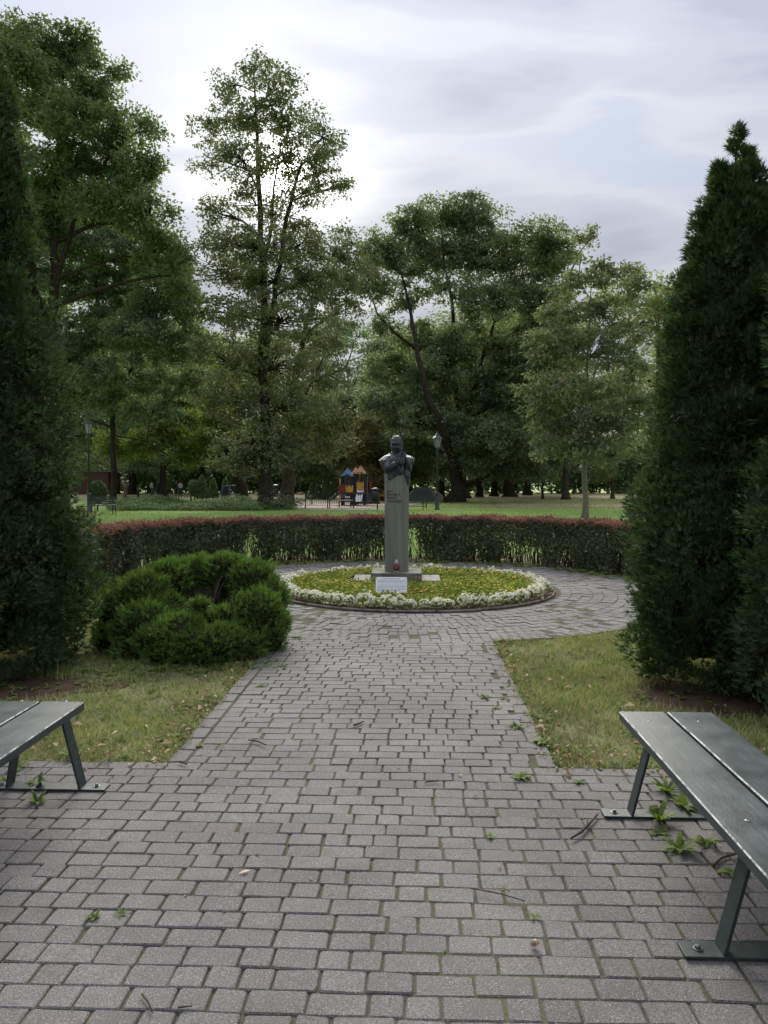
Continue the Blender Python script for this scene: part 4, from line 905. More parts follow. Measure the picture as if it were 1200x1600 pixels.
# ------------------------------------------------------------------ monument
def monument():
    root = empty('monument', (PEDX, PEDY, .02), 'bronze bust of a man gripping a cross-topped staff on a tall grey stone pedestal', 'monument')
    off = np.array([PEDX, PEDY, .02])
    def zz(py): return AT(620, py, PEDY)[2]-.02
    K = PEDY/F
    mb = MB(); hw = .19; ch = .028; zt = zz(741); bw = .184
    def octo(w, z): return [(-w+ch, -w, z), (w-ch, -w, z), (w, -w+ch, z), (w, w-ch, z), (w-ch, w, z), (-w+ch, w, z), (-w, w-ch, z), (-w, -w+ch, z)]
    V = octo(bw, .165)+octo(hw, zt); mb.add(V, [(j, (j+1) % 8, 8+(j+1) % 8, 8+j) for j in range(8)]+[tuple(range(7, -1, -1)), tuple(range(8, 16))]); mb.build('pedestal', M['stone'], root)
    mb = MB(); mb.box((0, 0, .085), (.78, .76, .155)); mb.build('base_block', plain('weathered_concrete', (.16, .155, .135), .9, var=.45, scale=5, bs=.4), root, bevel=.008)
    mb = MB(); mb.box((.0, -.02, .022), (1.36, .70, .06)); mb.build('footing_slab', M['slab'], root, bevel=.006)
    # lettering
    for s, py in (('JAN', 769.0), ('PAWEŁ II', 774.3), ('PAPIEŻ', 779.4), ('1920-2005', 784.6)):
        cu = bpy.data.curves.new('lettering', 'FONT'); cu.body = s; cu.size = .052; cu.extrude = .0015; cu.offset = .0010; cu.space_character = 1.0
        tmp = bpy.data.objects.new('tmp', cu); COL.objects.link(tmp); dg = bpy.context.evaluated_depsgraph_get(); me = bpy.data.meshes.new_from_object(tmp.evaluated_get(dg)); bpy.data.objects.remove(tmp)
        me.materials.clear(); o = link('lettering', me, M['letter'], root); f = (zz(py)-.165)/(zt-.165); o.location = (-.150, -(bw+(hw-bw)*f)-.0012, zz(py)); o.rotation_euler = (math.pi/2, 0, 0)
    # ---- bust
    r = np.random.default_rng(600); mb = MB()
    def zb(x):                                              # lower rim of the cloak
        return np.interp(x, [-.2, -.14, .07, .115, .15, .19, .22], [zz(746), zz(752), zz(741), zz(742), zz(752), zz(762), zz(757)])
    levels = [(None, .200, .205, 3), (zz(738), .205, .215, 2.8), (zz(730), .232, .215, 2.6), (zz(724), .262, .200, 2.5), (zz(718), .286, .190, 2.3), (zz(715), .255, .165, 2.2), (zz(713), .215, .140, 2.2), (zz(711), .165, .120, 2), (zz(708.5), .115, .10, 2), (zz(706), .078, .082, 2), (zz(700), .068, .075, 2)]
    nu = 72; V = []
    for li, (z, a, b, e) in enumerate(levels):
        for j in range(nu):
            t = 2*math.pi*j/nu; c, s = math.cos(t), math.sin(t); x = a*math.copysign(abs(c)**(2/e), c); y = b*math.copysign(abs(s)**(2/e), s)
            w = max(0, 1-li/7); fold = 1+w*(.040*math.sin(9*t+li*.7)+.03*math.sin(17*t-li*1.1))
            z0 = zb(x) if z is None else z
            if z is not None and li == 1: z0 = max(z, zb(x)+.03)
            if 2 <= li <= 5: z0 += (-.018 if x < 0 else .006)*abs(x)/.29
            V.append((x*fold, y*fold, z0))
    nl = len(levels)
    mb.add(V, [(i*nu+j, i*nu+(j+1) % nu, (i+1)*nu+(j+1) % nu, (i+1)*nu+j) for i in range(nl-1) for j in range(nu)]+[tuple(range(nu))[::-1], tuple((nl-1)*nu+j for j in range(nu))])
    mb.tube([(-.15, -.12, zz(729)), (-.12, -.17, zz(733)), (-.07, -.215, zz(730)), (.0, -.25, zz(724))], [.075, .075, .062, .042], 14)   # near sleeve
    mb.tube([(.18, -.10, zz(729)), (.175, -.15, zz(733)), (.16, -.20, zz(724)), (.13, -.235, zz(716))], [.062, .062, .052, .040], 14)
    mb.tube([(.14, -.17, zz(735)), (.165, -.195, zz(745)), (.185, -.19, zz(758))], [.045, .040, .014], 10)
    mb.tube([(-.09, -.06, zz(707)), (-.04, -.125, zz(714)), (.02, -.15, zz(722))], [.022, .022, .018], 8)            # collar edges
    mb.tube([(.09, -.06, zz(707)), (.06, -.12, zz(712)), (.03, -.15, zz(722))], [.022, .022, .018], 8)
    SX, SY = .085, -.265
    for hz, sg in ((zz(712), 1), (zz(721.5), -1)):                     # two fists round the staff
        mb.ell((SX-.030*(-sg), SY+.026, hz), (.040, .030, .048), 12, 8)
        for q in range(4):
            aa = np.linspace(-.5, 3.9, 9) if sg < 0 else np.linspace(math.pi+.5, math.pi-3.9, 9)
            zf = hz+.036-.0235*q; rad = .026-.001*abs(q-1)
            mb.tube([(SX+rad*math.cos(-t_)*1.05, SY+rad*math.sin(-t_), zf-.003*math.sin(t_)) for t_ in aa], np.linspace(.0125, .0095, 9), 7)
        mb.tube([(SX+.03*sg, SY+.02, hz+.035), (SX+.015*sg, SY-.015, hz+.052), (SX-.012*sg, SY-.03, hz+.050)], [.014, .0125, .009], 7)
        mb.tube([(SX+.030*sg, SY+.03, hz-.01), (SX+(.05 if sg > 0 else -.075), SY+.03, hz-.03)], [.032, .040], 10)
    # head
    hc = np.array([-.005, -.040, zz(697)]); hr = np.array([.091, .114, .153])
    def face(p, q):
        x, yv, z = p; fr = max(0, -yv); g = lambda cx, cz, sx, sz: math.exp(-((x-cx)/sx)**2-((z-cz)/sz)**2)*fr
        o = q.copy()
        if z < 0: o[0] *= 1-.20*(-z)**1.5; o[1] *= 1-.06*(-z)
        d = 0
        d -= .026*(g(.40, .10, .17, .11)+g(-.40, .10, .17, .11))
        d += .016*(g(.38, .29, .28, .09)+g(-.38, .29, .28, .09)+g(0, .3, .12, .1))
        d += .034*g(0, -.16, .12, .11)+.022*g(0, .02, .075, .16)
        d += .013*(g(.46, -.16, .18, .16)+g(-.46, -.16, .18, .16))
        d -= .012*(g(.26, -.34, .07, .14)+g(-.26, -.34, .07, .14))
        d -= .013*g(0, -.47, .30, .035); d += .010*(g(0, -.40, .22, .05)+g(0, -.55, .20, .05)); d += .016*g(0, -.78, .25, .14)
        hair = 1/(1+math.exp(-(z-.56+.35*max(0, -yv)*0+(.55 if yv > .05 else 0)*1+.25*abs(x))*16))
        d += .014*hair*(1+.5*math.sin(14*x+9*z)*math.sin(11*yv+3))
        return o+p*d
    Rz = np.array(Matrix.Rotation(R(-10), 3, 'Z') @ Matrix.Rotation(R(6), 3, 'X'))
    mb.ell(hc, hr, 64, 48, Rz, face)
    for sx in (-1, 1): mb.ell(hc+Rz @ np.array([sx*.091, .010, -.004]), (.013, .022, .034), 10, 8, Rz)
    bust = mb.build('bust', M['bronze'], root, True, off=(0, 0, 0)); bust['label'] = 'dark weathered bronze bust in draped cloak'
    rm = bust.modifiers.new('fuse', 'REMESH'); rm.mode = 'VOXEL'; rm.voxel_size = .0055; rm.use_smooth_shade = True
    smo = bust.modifiers.new('soften', 'SMOOTH'); smo.factor = .5; smo.iterations = 2
    # staff with cross
    mb = MB(); tx, tz = .070, zz(673); mb.tube([(SX+.012, SY, zz(742)), (SX, SY, zz(717)), (tx, SY+.01, tz)], [.012, .013, .011], 10)
    mb.box((tx+.014, SY+.008, zz(680.5)), (.105, .020, .022), Matrix.Rotation(R(4), 3, 'Y')); mb.box((tx-.0, SY+.008, zz(676)), (.020, .020, .085))
    st = mb.build('staff', M['bronze'], bust, False, .002); st['label'] = 'bronze staff topped by a small cross'
monument()
def votive():
    root = empty('votive_lantern', (0, 0, 0), 'red glass grave lantern with white lid at the foot of the pedestal', 'lantern')
    g = AT(619.5, 896, PEDY-.29); root.location = (g[0], PEDY-.29, .185)
    mb = MB(); mb.lathe([(.030, 0), (.036, .006), (.036, .02), (.030, .026)], n=18); mb.build('foot', plain('frosted_foot', (.35, .28, .26), .4), root, True)
    mb = MB(); mb.lathe([(.030, .026), (.044, .045), (.047, .075), (.043, .105), (.032, .130), (.026, .138)], n=20); b = mb.build('jar', M['redglass'], root, True)
    mb = MB(); t = np.linspace(0, 2*math.pi, 40)
    mb.tube([(.0011*16*math.sin(a)**3, -.0475, .078+.0011*(13*math.cos(a)-5*math.cos(2*a)-2*math.cos(3*a)-math.cos(4*a))) for a in t], .0022, 5); mb.build('heart_emblem', plain('heart_relief', (.55, .38, .36), .4), b)
    mb = MB(); mb.lathe([(.030, .138), (.033, .144), (.030, .156), (.020, .168), (.022, .176), (.016, .192), (.006, .200)], n=18); mb.build('lid', plain('frosted_lid', (.42, .41, .39), .4), root, True)
votive()
def sign():
    Y = 9.85; c = AT(611.5, 914.5, Y); root = empty('information_board', (c[0], Y, .02), 'small white information board on a short post in the flower bed', 'sign')
    tilt = Matrix.Rotation(R(-28), 3, 'X'); cz = c[2]-.02
    mb = MB(); mb.box((0, 0, 0), (.420, .012, .232)); b = mb.build('board', M['board'], root, False, .002); b.location = (0, 0, cz); b.rotation_euler = (R(-28), 0, 0)
    r = np.random.default_rng(8); mb = MB(); zr = .092
    for ln in range(9):
        x = -.185 if ln not in (0,) else -.13; 
        if ln == 4: zr -= .008
        while x < (.185 if ln not in (0, 8) else .10):
            w = r.uniform(.012, .04); mb.box((x+w/2, -.0068, zr), (w, .001, .0075)); x += w+.007
        zr -= .0205
    mb.build('text_lines', M['ink'], b)['kind'] = 'stuff'
    for sx in (-1, 1):
        for sz in (-1, 1): mb = MB(); mb.lathe([(.006, 0), (.006, .003), (.003, .005)], n=10); s = mb.build('screw', M['zinc'], b); s.location = (sx*.198, -.006, sz*.104); s.rotation_euler = (math.pi/2, 0, 0)
    mb = MB(); mb.box((0, .03, cz/2-.01), (.05, .03, cz+.03)); mb.build('post', M['black'], root, False, .003)
sign()

# ------------------------------------------------------------------ near benches
def near_bench(x0, s, yfar, ynear, legs, label):
    """x0 = path-side edge of the seat; s = +1 extends to +x"""
    yc = (yfar+ynear)/2; root = empty('park_bench', (x0, yfar, 0), label, 'bench', 'backless benches in the foreground'); Ln = yfar-ynear
    for i, xa in enumerate((0, .232)):
        w = .216; bm = bmesh.new(); bmesh.ops.create_cube(bm, size=1)
        for v in bm.verts: v.co = Vector((v.co.x*w, v.co.y*Ln, v.co.z*.042))
        bmesh.ops.bevel(bm, geom=[e for e in bm.edges], offset=.0045, segments=1, affect='EDGES')
        me = bpy.data.meshes.new('seat_plank'); 
        me.materials.append(M['plank']); me.materials.append(M['worn'])
        for f in bm.faces:
            n = f.normal
            if f.calc_area() < Ln*.02 and max(abs(n.x), abs(n.y), abs(n.z)) < .99 and n.z > .3: f.material_index = 1
        bm.to_mesh(me); bm.free(); o = link('seat_plank', me, None, root); o.location = (s*(xa+w/2), -Ln/2, .45-.021); o.rotation_euler = (R(.15), s*R(.3 if i else -.3), 0)
        for yl in legs:
            mb = MB(); mb.lathe([(.011, 0), (.011, .002), (.007, .004)], n=10); b = mb.build('bolt', M['zinc'], root, True); b.location = (s*(xa+.10), yl-yfar, .4495)
    for yl in legs:
        mb = MB(); mb.box((s*.19, 0, .007), (.60, .085, .010)); f = mb.build('foot_plate', M['steel'], root, False, .0015); f.location = (0, yl-yfar, 0)
        for xb, xt in ((.02, .115), (.40, .33)):
            d = np.array([s*(xt-xb), 0, .385]); a = math.atan2(d[0], d[2]); mb = MB(); mb.box((s*(xb+xt)/2, 0, .012+.1925), (.012, .075, np.linalg.norm(d)), Matrix.Rotation(a, 3, 'Y')); l = mb.build('leg', M['steel'], root, False, .0012); l.location = (0, yl-yfar, 0)
        mb = MB(); mb.box((s*.222, 0, .4015), (.36, .075, .010)); t = mb.build('seat_bracket', M['steel'], root, False, .001); t.location = (0, yl-yfar, 0)
        for xb in (-.055, .44):
            mb = MB(); mb.lathe([(.018, 0), (.018, .003), (.010, .0035), (.010, .011), (.005, .014)], n=6); b = mb.build('bolt', M['zinc'], root); b.location = (s*xb, yl-yfar, .012)
cR = G(967, 1112, .45); near_bench(cR[0], 1, cR[1], 1.20, [3.46, 2.44, 1.42], 'green plank bench on the right side of the paving')
cL = G(132, 1097, .45); near_bench(cL[0], -1, cL[1], 1.50, [3.66, 2.66, 1.66], 'green plank bench on the left side of the paving')

# ------------------------------------------------------------------ park furniture beyond the hedge
def lamp(px, pbase, Y, ztop, label):
    g = AT(px, pbase, Y); root = empty('street_lamp', (g[0], Y, -.03), label, 'street lamp', 'green park lamp posts'); h = ztop
    mb = MB(); mb.lathe([(.17, 0), (.17, .06), (.13, .10), (.12, .95), (.135, 1.0), (.10, 1.06)], n=12); mb.build('base', M['pole'], root, True)
    mb = MB(); mb.lathe([(.060, 1.06), (.050, h-1.0), (.075, h-.95), (.045, h-.90), (.12, h-.82)], n=12); mb.build('pole', M['pole'], root, True)
    mb = MB(); mb.lathe([(.13, h-.80), (.24, h-.32)], n=6); la = mb.build('lantern_glass', M['lampglass'], root)
    mb = MB()
    for j in range(6): a = 2*math.pi*j/6; mb.tube([(.135*math.cos(a), .135*math.sin(a), h-.82), (.25*math.cos(a), .25*math.sin(a), h-.30)], .014, 4)
    mb.build('lantern_frame', M['pole'], root)
    mb = MB(); mb.lathe([(.32, h-.32), (.30, h-.27), (.14, h-.12), (.12, h-.08), (.14, h-.06), (.06, h-.02), (.03, h+.04), (.045, h+.07), (.01, h+.13)], n=6); mb.build('lamp_roof', M['pole'], root)
lamp(683, 796, 43, 4.45, 'green lamp post with lantern right of the statue')
lamp(140, 800, 39, 5.05, 'green lamp post with lantern beside the left conifer')
def back_bench(px, Y, rz, wd, label, m):
    g = AT(px, 790, Y); root = empty('slatted_bench', (g[0], Y, -.02), label, 'bench', rz=rz)
    for z in (.52, .63, .74, .85): mb = MB(); mb.box((0, -.02-.08*(z-.5), z), (wd, .03, .085)); mb.build('back_slat', m, root)
    for yv in (.08, .19, .30, .41): mb = MB(); mb.box((0, yv, .44), (wd, .09, .035)); mb.build('seat_slat', m, root)
    for x in (-wd*.38, wd*.38):
        mb = MB(); mb.tube([(x, -.06, .90), (x, .0, .44), (x, -.04, 0)], .022, 6); mb.tube([(x, .0, .42), (x, .44, .42), (x, .46, 0)], .022, 6); mb.build('leg', M['black'], root)
g = back_bench(643, 42.5, 0, 1.75, 'dark green slatted bench seen from behind right of the pedestal', M['benchgreen'])
back_bench(160, 36.5, R(6), 1.35, 'dark slatted bench with its back turned below the left lamp post', M['benchgreen'])
def bin_(px, pb, Y, label, h=1.05):
    g = AT(px, pb, Y); root = empty('litter_bin', (g[0], Y, -.02), label, 'litter bin')
    mb = MB(); mb.tube([(0.12, .18, 0), (0.12, .18, h)], .03, 8); mb.build('post', M['black'], root, True)
    mb = MB(); mb.lathe([(.15, h*.42), (.21, h*.45), (.23, h*.95), (.21, h*.97)], n=14); mb.build('bucket', M['black'], root, True)
    mb = MB(); mb.lathe([(.24, h*1.06), (.26, h*1.08), (.20, h*1.13), (.05, h*1.16)], n=14); mb.build('lid', M['zinc'], root, True)
    mb = MB(); mb.box((0, .2, h*1.02), (.05, .02, h*.2)); mb.build('lid_bracket', M['black'], root)
bin_(586, 797, 42, 'black litter bin with grey lid in front of the play area', 1.12)
bin_(431, 786, 54, 'black litter bin between the two trunks left of the play area', 1.25)
def bollard(px, Y, label):
    g = AT(px, 780, Y); mb = MB(); mb.lathe([(.13, 0), (.12, .8), (.15, .84), (.15, .92), (.11, .94), (.13, 1.04), (.06, 1.12)], n=12); o = mb.build('bollard', M['black'], None, True); o.location = (g[0], Y, -.02); tag(o, label, 'bollard')
bollard(216, 70, 'dark bollard standing on the grass left of the black railings')
def fence(p0, p1, Y0, Y1, h, npost, label, sp=.14):
    a = AT(p0, 790, Y0); b = AT(p1, 790, Y1); root = empty('metal_fence', (a[0], a[1], -.02), label, 'fence'); d = b-a; d[2] = 0; ln = np.linalg.norm(d); root.rotation_euler[2] = math.atan2(d[1], d[0])
    for i in range(npost+1): mb = MB(); mb.box((ln*i/npost, 0, h*.53), (.06, .06, h*1.06)); mb.build('post', M['black'], root)
    for i in range(npost):
        x0 = ln*i/npost; x1 = ln*(i+1)/npost
        for z in (.14, h*.93): mb = MB(); mb.box(((x0+x1)/2, 0, z), (x1-x0-.06, .025, .03)); mb.build('rail', M['black'], root)
        n = max(2, int((x1-x0)/sp)); mb = MB()
        for j in range(1, n): mb.box((x0+(x1-x0)*j/n, 0, h*.535), (.014, .014, h*.77))
        mb.build('bars', M['black'], root)
fence(443, 512, 46, 45.5, 1.05, 2, 'black metal bar fence in front of the sandy play area')
fence(515, 666, 45.5, 45, 1.05, 4, 'black metal bar fence in front of the play tower and behind the pedestal')
fence(242, 298, 60, 60, 1.15, 3, 'black railings enclosing ground left of the small pale conifers', .20)
fence(299, 346, 61, 62, 0.95, 2, 'low thin railings in front of the small pale conifers', .22)

# ---- play tower
def play_tower():
    Y = 52; g = AT(552, 788, Y); root = empty('play_tower', (g[0], Y, -.02), 'play tower with blue and orange gable roofs, yellow panels and white slide', 'play tower', rz=R(-4)); K = Y/F
    X = lambda px: (px-552)*K
    Z = lambda py: AT(552, py, Y)[2]+.02
    def box(name, x0, x1, y0, y1, yv, dp, m): mb = MB(); mb.box(((X(x0)+X(x1))/2, yv, (Z(y0)+Z(y1))/2), (X(x1)-X(x0), dp, Z(y0)-Z(y1))); return mb.build(name, m, root, False, .01)
    def roof(ax, ay, x0, x1, yb, yv, m, lab):
        w = (X(x1)-X(x0)); cx = (X(x0)+X(x1))/2; za, zb = Z(ay), Z(yb); hw = w/2; e = None
        for k in range(4):
            arch = [(hw*.55*math.cos(t), zb+.02+.30*math.sin(t)*(za-zb)*.75) for t in np.linspace(0, math.pi, 9)]
            poly = [(0, za)]+[(hw, zb)]+arch+[(-hw, zb)]
            V = []; n = len(poly)
            for off in (0, .035):
                for px_, pz in poly: V.append((px_, -hw*(za-pz)/(za-zb)+off, pz))
            V = np.array(V); a = k*math.pi/2; c, s = math.cos(a), math.sin(a); V = np.stack([V[:, 0]*c-V[:, 1]*s+cx, V[:, 0]*s+V[:, 1]*c+yv, V[:, 2]], 1)
            mb = MB(); mb.add(V, [tuple(range(n)), tuple(range(2*n-1, n-1, -1))]+[(i, (i+1) % n, n+(i+1) % n, n+i) for i in range(n)]); o = mb.build('roof_panel', m, root)
            if k == 0: o['label'] = lab
    roof(543, 730.5, 533.5, 552.5, 744.5, 0, M['blue_p'], 'light blue roof panel'); roof(560.5, 726.5, 551.5, 570.5, 740.5, .9, M['tan_p'], 'pale orange roof panel'); roof(550, 728, 542, 558, 740.5, 1.9, M['tan_p'], 'pale orange rear roof panel')
    for px, yv, top in ((535.5, -.38, 744), (549.8, -.38, 744), (535.5, .38, 744), (550.5, .42, 742), (553.8, .5, 740), (568, .5, 740), (553.8, 1.3, 740), (568, 1.3, 740), (544, 2.3, 740), (543.5, -.42, 742)):
        mb = MB(); top_z = Z(top); bot = 0 if px != 543.5 else Z(757); mb.box((X(px), yv, (top_z+bot)/2), (.14 if px != 543.5 else .09, .13, top_z-bot)); mb.build('post', M['navy'], root)
    mb = MB(); x0, x1 = X(541.5), X(553.3); zt, zb = Z(758.5), Z(769.5); q = (x1-x0)/6
    mb.prism([(x0, zb), (x1, zb), (x1, zt), (x1-q, zt), (x1-q, zt-.13), (x1-2*q, zt-.13), (x1-2*q, zt), (x0+2*q, zt), (x0+2*q, zt-.13), (x0+q, zt-.13), (x0+q, zt), (x0, zt)], -.46, -.42); mb.build('battlement_panel', M['yellow_p'], root)
    box('yellow_panel', 557.5, 567.0, 754, 766, .42, .04, M['yellow_p']); box('yellow_panel', 552.6, 557, 753.5, 766.5, .46, .04, M['yellow_p']); box('gate_frame', 556.8, 557.8, 752, 769, .36, .05, M['tan_p']); box('gate_frame', 566.6, 567.8, 752, 769, .36, .05, M['tan_p'])
    box('side_panel', 568.6, 573.6, 746.5, 761, .35, .06, M['navy']); box('pole', 572.8, 573.9, 745, 787, .3, .05, M['zinc']); box('red_panel', 574, 577, 752, 766, 1.4, .5, M['red'])
    box('red_panel', 531.0, 541.3, 757, 771.5, -.2, .9, M['red']); box('corner_post', 532, 533.8, 748, 784, -.5, .1, M['tan_p']); box('blue_panel', 534.5, 541, 771.5, 778, -.5, .05, M['blue_d'])
    box('deck', 534, 569, 769.6, 771.4, .45, 1.75, M['wood']); box('lower_panel', 541.5, 554.5, 771.8, 775.2, -.44, .06, M['navy']); box('step', 537, 554, 777.6, 779.2, -.75, .4, M['navy']); box('step', 536, 556, 780.5, 783.5, -1.1, .4, M['navy'])
    mb = MB(); x0, x1 = X(557.8), X(566.8); za, zb = Z(766.5), .30; ya, yb = .30, -1.35; w = .03
    mb.add([(x0, ya, za), (x1, ya, za), (x1+.09, yb, zb), (x0+.09, yb, zb), (x0, ya, za-w), (x1, ya, za-w), (x1+.09, yb, zb-w), (x0+.09, yb, zb-w)], [(0, 1, 2, 3), (7, 6, 5, 4), (0, 3, 7, 4), (1, 5, 6, 2), (0, 4, 5, 1), (3, 2, 6, 7)]); sl = mb.build('slide', M['slide'], root)
    for xx in (x0, x1): mb = MB(); mb.tube([(xx, ya, za+.05), (xx+.09, yb, zb+.05)], .03, 6); mb.build('slide_rail', M['slide'], sl)
    mb = MB(); mb.tube([(X(531.5), -.3, Z(770)), (X(524), -.3, Z(775)), (X(516), -.3, Z(781))], [.09, .09, .07], 6); mb.build('ramp', M['navy'], root); mb = MB(); mb.tube([(X(531), -.36, Z(768.3)), (X(520), -.36, Z(776))], .025, 6); mb.build('ramp_rail', M['zinc'], root)
    box('beam', 556, 596, 783.2, 786.6, -1.0, .2, plain('dark_red_beam', (.055, .02, .02), .7))
play_tower()
def table_bench(px, Y, label):
    g = AT(px, 790, Y); root = empty('low_bench', (g[0], Y, -.02), label, 'bench')
    for y_ in (-.12, .02, .16): mb = MB(); mb.box((0, y_, .44), (.95, .12, .045)); mb.build('seat_slat', plain('weathered_wood', (.38, .33, .28), .8), root)
    for x in (-.38, .38): mb = MB(); mb.tube([(x, -.16, 0), (x, -.14, .41), (x, .18, .41), (x, .20, 0)], .025, 6); mb.build('leg', M['black'], root)
table_bench(539, 47.5, 'low weathered bench in front of the play tower slide')
def spring_rider(px, Y, label, m1, m2):
    g = AT(px, 785, Y); root = empty('spring_rider', (g[0], Y, -.02), label, 'spring rider'); t = np.linspace(0, 8*math.pi, 60)
    mb = MB(); mb.tube([(.09*math.cos(a), .09*math.sin(a), .35*a/(8*math.pi)) for a in t], .018, 5); mb.build('spring', M['black'], root)
    mb = MB(); mb.prism([(-.45, .42), (.35, .42), (.5, .55), (.55, .9), (.4, .95), (.28, .62), (-.1, .58), (-.35, .72), (-.5, .6)], -.05, .05); mb.build('body', m1, root)
    mb = MB(); mb.box((-.08, 0, .60), (.32, .26, .05)); mb.build('seat', m2, root); mb = MB(); mb.tube([(.3, -.22, .78), (.3, .22, .78)], .02, 6); mb.build('handle', M['black'], root)
spring_rider(487, 53, 'dark spring rider on the sand left of the play tower', M['black'], M['zinc'])
spring_rider(592, 62, 'yellow-orange play animal right of the play tower', M['orange'], M['yellow_p'])
spring_rider(598, 64, 'red play animal furthest right behind the fence', M['pinkred'], M['green_p'])
def mound(px, Y, w, h, label, m, m2):
    g = AT(px, 775, Y); root = empty('play_tent', (g[0], Y, -.02), label, 'play tent')
    mb = MB(); mb.prism([(-w, 0), (w*.55, 0), (w*.18, h*.92), (-.05*w, h), (-w*.55, h*.7)], -.9, .9); mb.build('cover', m, root); mb = MB(); mb.prism([(w*.56, 0), (w, 0), (w*.80, h*.45), (w*.19, h*.92)], -.85, .88); mb.build('side', m2, root)
mound(663, 66, 1.9, 1.25, 'low grey and pinkish tent-like play shelter behind the bench right of the pedestal', M['tent'], M['tentpink'])
mound(580, 66, 0.9, 1.5, 'grey pointed tent-like play shelter right of the play tower', M['tent'], M['tentpink'])
# ---- outdoor gym machine, wood figure, building, clipped bushes, cone conifers
def gym(px, Y, label):
    g = AT(px, 780, Y); root = empty('exercise_machine', (g[0], Y, -.02), label, 'exercise machine')
    for x in (-.5, .1, .5): mb = MB(); mb.tube([(x, 0, 0), (x, 0, 1.35+.1*x)], .055, 8); mb.build('post', M['blue_d'], root, True)
    mb = MB(); mb.tube([(-.5, 0, 1.3), (.5, 0, 1.4)], .045, 8); mb.tube([(-.5, -.3, .08), (.5, -.3, .08)], .05, 8); mb.build('crossbar', M['blue_d'], root, True)
    for x, z in ((.42, 1.1), (-.18, .8)): mb = MB(); mb.box((x, -.12, z), (.36, .12, .50 if x > 0 else .9)); mb.build('pad', M['black'], root, False, .03)
    mb = MB(); mb.box((.1, -.25, .35), (.5, .3, .08)); mb.build('seat', M['blue_d'], root, False, .02)
gym(357, 57, 'blue outdoor exercise machine with black pads left of the tallest slender tree')
def wood_figure(px, Y):
    g = AT(px, 775, Y); r = np.random.default_rng(9); mb = MB(); mb.lathe([(.22, 0), (.20, .3), (.17, .8), (.22, 1.0), (.25, 1.25), (.20, 1.42), (.11, 1.5), (.16, 1.6), (.17, 1.72), (.12, 1.84), (.03, 1.88)], n=10); o = mb.build('wooden_figure', M['wood'], None, True); o.location = (g[0], Y, -.02); tag(o, 'carved brown wooden figure standing on dry ground far left', 'sculpture')
wood_figure(196, 75)
def house(px, Y):
    g = AT(px, 775, Y); root = empty('park_building', (g[0], Y, -.02), 'small dark red building with grey roof far left behind the lamp post', 'building'); w = 5.2
    mb = MB(); mb.box((0, 0, 1.5), (w, 4, 3.0)); wl = mb.build('wall', M['brick_red'], root)
    mb = MB(); mb.prism([(-w/2-.3, 3.0), (w/2+.3, 3.0), (w*.2, 4.0), (-w*.2, 4.0)], -2.3, 2.3); mb.build('roof', M['roofgrey'], root)
    for x in (-1.4, 1.2): mb = MB(); mb.box((x, -2.02, 1.6), (.9, .06, 1.1)); wd_ = mb.build('window', M['roofgrey'], root); mb = MB(); mb.box((x, -2.06, 1.6), (.75, .03, .95)); mb.build('pane', M['navy'], wd_)
house(150, 100)
def round_bush(px, py, Y, rpx, rpy, label, m, seed, cone=False, cat='shrub', group=None):
    r = np.random.default_rng(seed); k = Y/F; c = AT(px, py, Y); root = empty('clipped_shrub' if not cone else 'small_conifer', (c[0], Y, -.02), label, cat, group); n = 900 if not cone else 700
    u = rnd_dirs(r, n)*(r.uniform(.5, 1, (n, 1))**.3)
    if cone:
        t = r.uniform(0, 1, n)**1.5; h = 2*rpy*k; a = r.uniform(0, 6.28, n); q = rpx*k*(1-t)**.8*r.uniform(.75, 1.08, n); C = np.stack([q*np.cos(a), q*np.sin(a), t*h+max(0, c[2]-rpy*k)], 1)
    else: C = u*np.array([rpx*k, rpx*k, rpy*k])+np.array([0, 0, c[2]])
    C[:, 2] = np.maximum(C[:, 2], .1); Q = cluster_leaves(r, C, np.full(n, .12), 12, .12, .8); link('foliage', quadsoup('foliage', Q), m, root)
    mb = MB(); mb.tube([(0, 0, 0), (0, 0, max(.2, c[2]))], [.05, .02], 6); mb.build('stem', M['bark'], root)
round_bush(152, 768, 41, 11.5, 16, 'dark rounded shrub standing behind the left slatted bench', M['maple'], 701)
M['paleconifer'] = leafmat('pale_conifer', [(.13, .19, .085), (.18, .24, .12), (.22, .28, .15)], .25, scale=2)
for i, (px, py, rx, ry, cone, lab) in enumerate([(304, 762, 9, 12, False, 'rounded pale shrub leftmost of the row of small conifers'), (316, 760, 9, 17, True, 'tallest small pale conifer behind the low railings'), (333, 762, 7.5, 14, True, 'small pale conifer left of the blue exercise machine'), (352, 760, 4.5, 11, True, 'narrow pale conifer behind the blue exercise machine'),
        (508, 764, 6, 14, True, 'tallest pale conifer at the back of the sandy play area'), (497, 767, 5, 10, True, 'pale conifer left of the tallest one behind the sand'), (518, 767, 5, 10, True, 'pale conifer just left of the play tower'), (487, 768, 4, 10, True, 'leftmost small conifer at the back of the sand')]):
    round_bush(px, py, 68, rx, ry, lab, M['paleconifer'], 710+i, cone, 'conifer' if cone else 'shrub', 'small pale conifers')
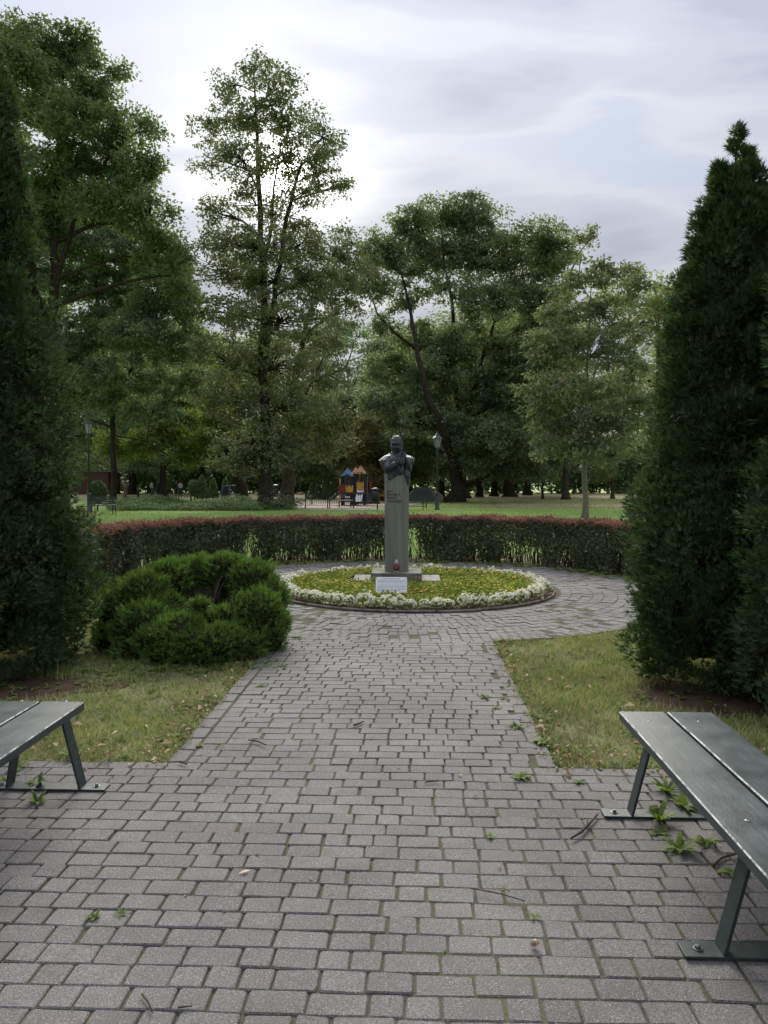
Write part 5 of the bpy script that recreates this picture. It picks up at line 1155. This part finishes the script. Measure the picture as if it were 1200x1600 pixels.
def low_bed():
    r = np.random.default_rng(720); n = 2400; x = np.array([AT(px, 790, 44)[0] for px in r.uniform(172, 405, n)]); yy = r.uniform(41, 50, n); x = x*yy/44
    h = (.45+.22*np.sin(x*1.1+1)+.12*np.sin(x*2.7))*np.sin(np.pi*np.clip((yy-40.6)/9.8, 0, 1))**.6; C = np.stack([x, yy, r.uniform(.1, 1, n)*np.maximum(h, .12)], 1)
    o = link('low_shrubs', quadsoup('low_shrubs', cluster_leaves(r, C, r.uniform(.15, .35, n), 34, .10, .6)), M['darkleaf']); tag(o, 'low spreading dark shrub bed on the left beyond the lawn', 'shrubs', kind='stuff')
    n = 160; x = AT(436, 790, 43)[0]+r.normal(0, .7, n); C = np.stack([x, 43+r.normal(0, .5, n), np.abs(r.normal(0, .30, n))+.08], 1); root = empty('sucker_growth', (float(x.mean()), 43, -.02), 'leafy sucker shoots round the foot of the tallest slender tree', 'shrub')
    link('foliage', quadsoup('foliage', cluster_leaves(r, C, np.full(n, .25), 16, .13, .8)-np.array([x.mean(), 43, -.02])), M['maple'], root)
low_bed()
def person(px, Y, label, shirt, trousers, face, h=1.72, stride=.18):
    g = AT(px, 775, Y); mb = MB(); s = h/1.72
    for sx, fy in ((-1, -stride), (1, stride)):
        mb.tube([(sx*.09, 0, .92), (sx*.095, fy*.6, .50), (sx*.09, fy*.9, .09)], [.088, .062, .045], 10); mb.ell((sx*.09, fy-.06, .045), (.045, .125, .045), 10, 6)
        mb.tube([(sx*.19, 0, 1.42), (sx*.24, .02, 1.14), (sx*.22, -.10-fy*.4, .90)], [.058, .045, .034], 8); mb.ell((sx*.22, -.12-fy*.4, .83), (.03, .035, .07), 8, 6)
    mb.tube([(0, 0, .86), (0, 0, 1.0), (0, 0, 1.2), (0, 0, 1.38), (0, 0, 1.46), (0, 0, 1.50)], [.16, .155, .165, .19, .12, .06], 14); mb.tube([(0, 0, 1.46), (0, -.01, 1.58)], [.055, .05], 8)
    mb.ell((0, -.015, 1.62), (.075, .095, .115), 12, 10); mb.ell((0, -.11, 1.60), (.014, .02, .022), 6, 5)
    for sx in (-1, 1): mb.ell((sx*.076, 0, 1.61), (.012, .02, .03), 6, 5)
    m, N, L, P = newmat('clothing'); tc = N.new('ShaderNodeTexCoord'); sp = N.new('ShaderNodeSeparateXYZ'); L.new(tc.outputs['Object'], sp.inputs[0]); dv = N.new('ShaderNodeMath'); dv.operation = 'DIVIDE'; dv.inputs[1].default_value = 1.8; L.new(sp.outputs[2], dv.inputs[0])
    skin = (.45, .27, .2); c = ramp_node(N, L, dv.outputs[0], [(0, (.03, .03, .03)), (.045, trousers), (.52, shirt), (.835, skin), (.935, (.05, .035, .025))], 'CONSTANT'); L.new(c, P.inputs['Base Color']); P.inputs['Roughness'].default_value = .85
    o = mb.build('person', m, None, True); rm = o.modifiers.new('fuse', 'REMESH'); rm.mode = 'VOXEL'; rm.voxel_size = .022; rm.use_smooth_shade = True
    o.location = (g[0], Y, -.02); o.scale = (s, s, s); o.rotation_euler[2] = face; tag(o, label, 'person')
for px, Y, lab, sh, tr, fc in [(237, 88, 'person in white top walking left of the other walkers far left', (.75, .74, .72), (.12, .12, .14), 1.3), (247, 84, 'person in dark green top between two walkers in white', (.02, .05, .03), (.02, .02, .025), .4),
        (254.5, 86, 'person in pale pinkish top walking above the black railings', (.62, .55, .53), (.30, .26, .24), -1.2), (275, 86, 'person in dark clothes beside a walker in white', (.025, .027, .04), (.02, .02, .03), .8), (282, 88, 'person in white top and dark trousers at the right of the walkers', (.76, .76, .76), (.03, .035, .06), .5)]:
    person(px, Y, lab, sh, tr, fc)
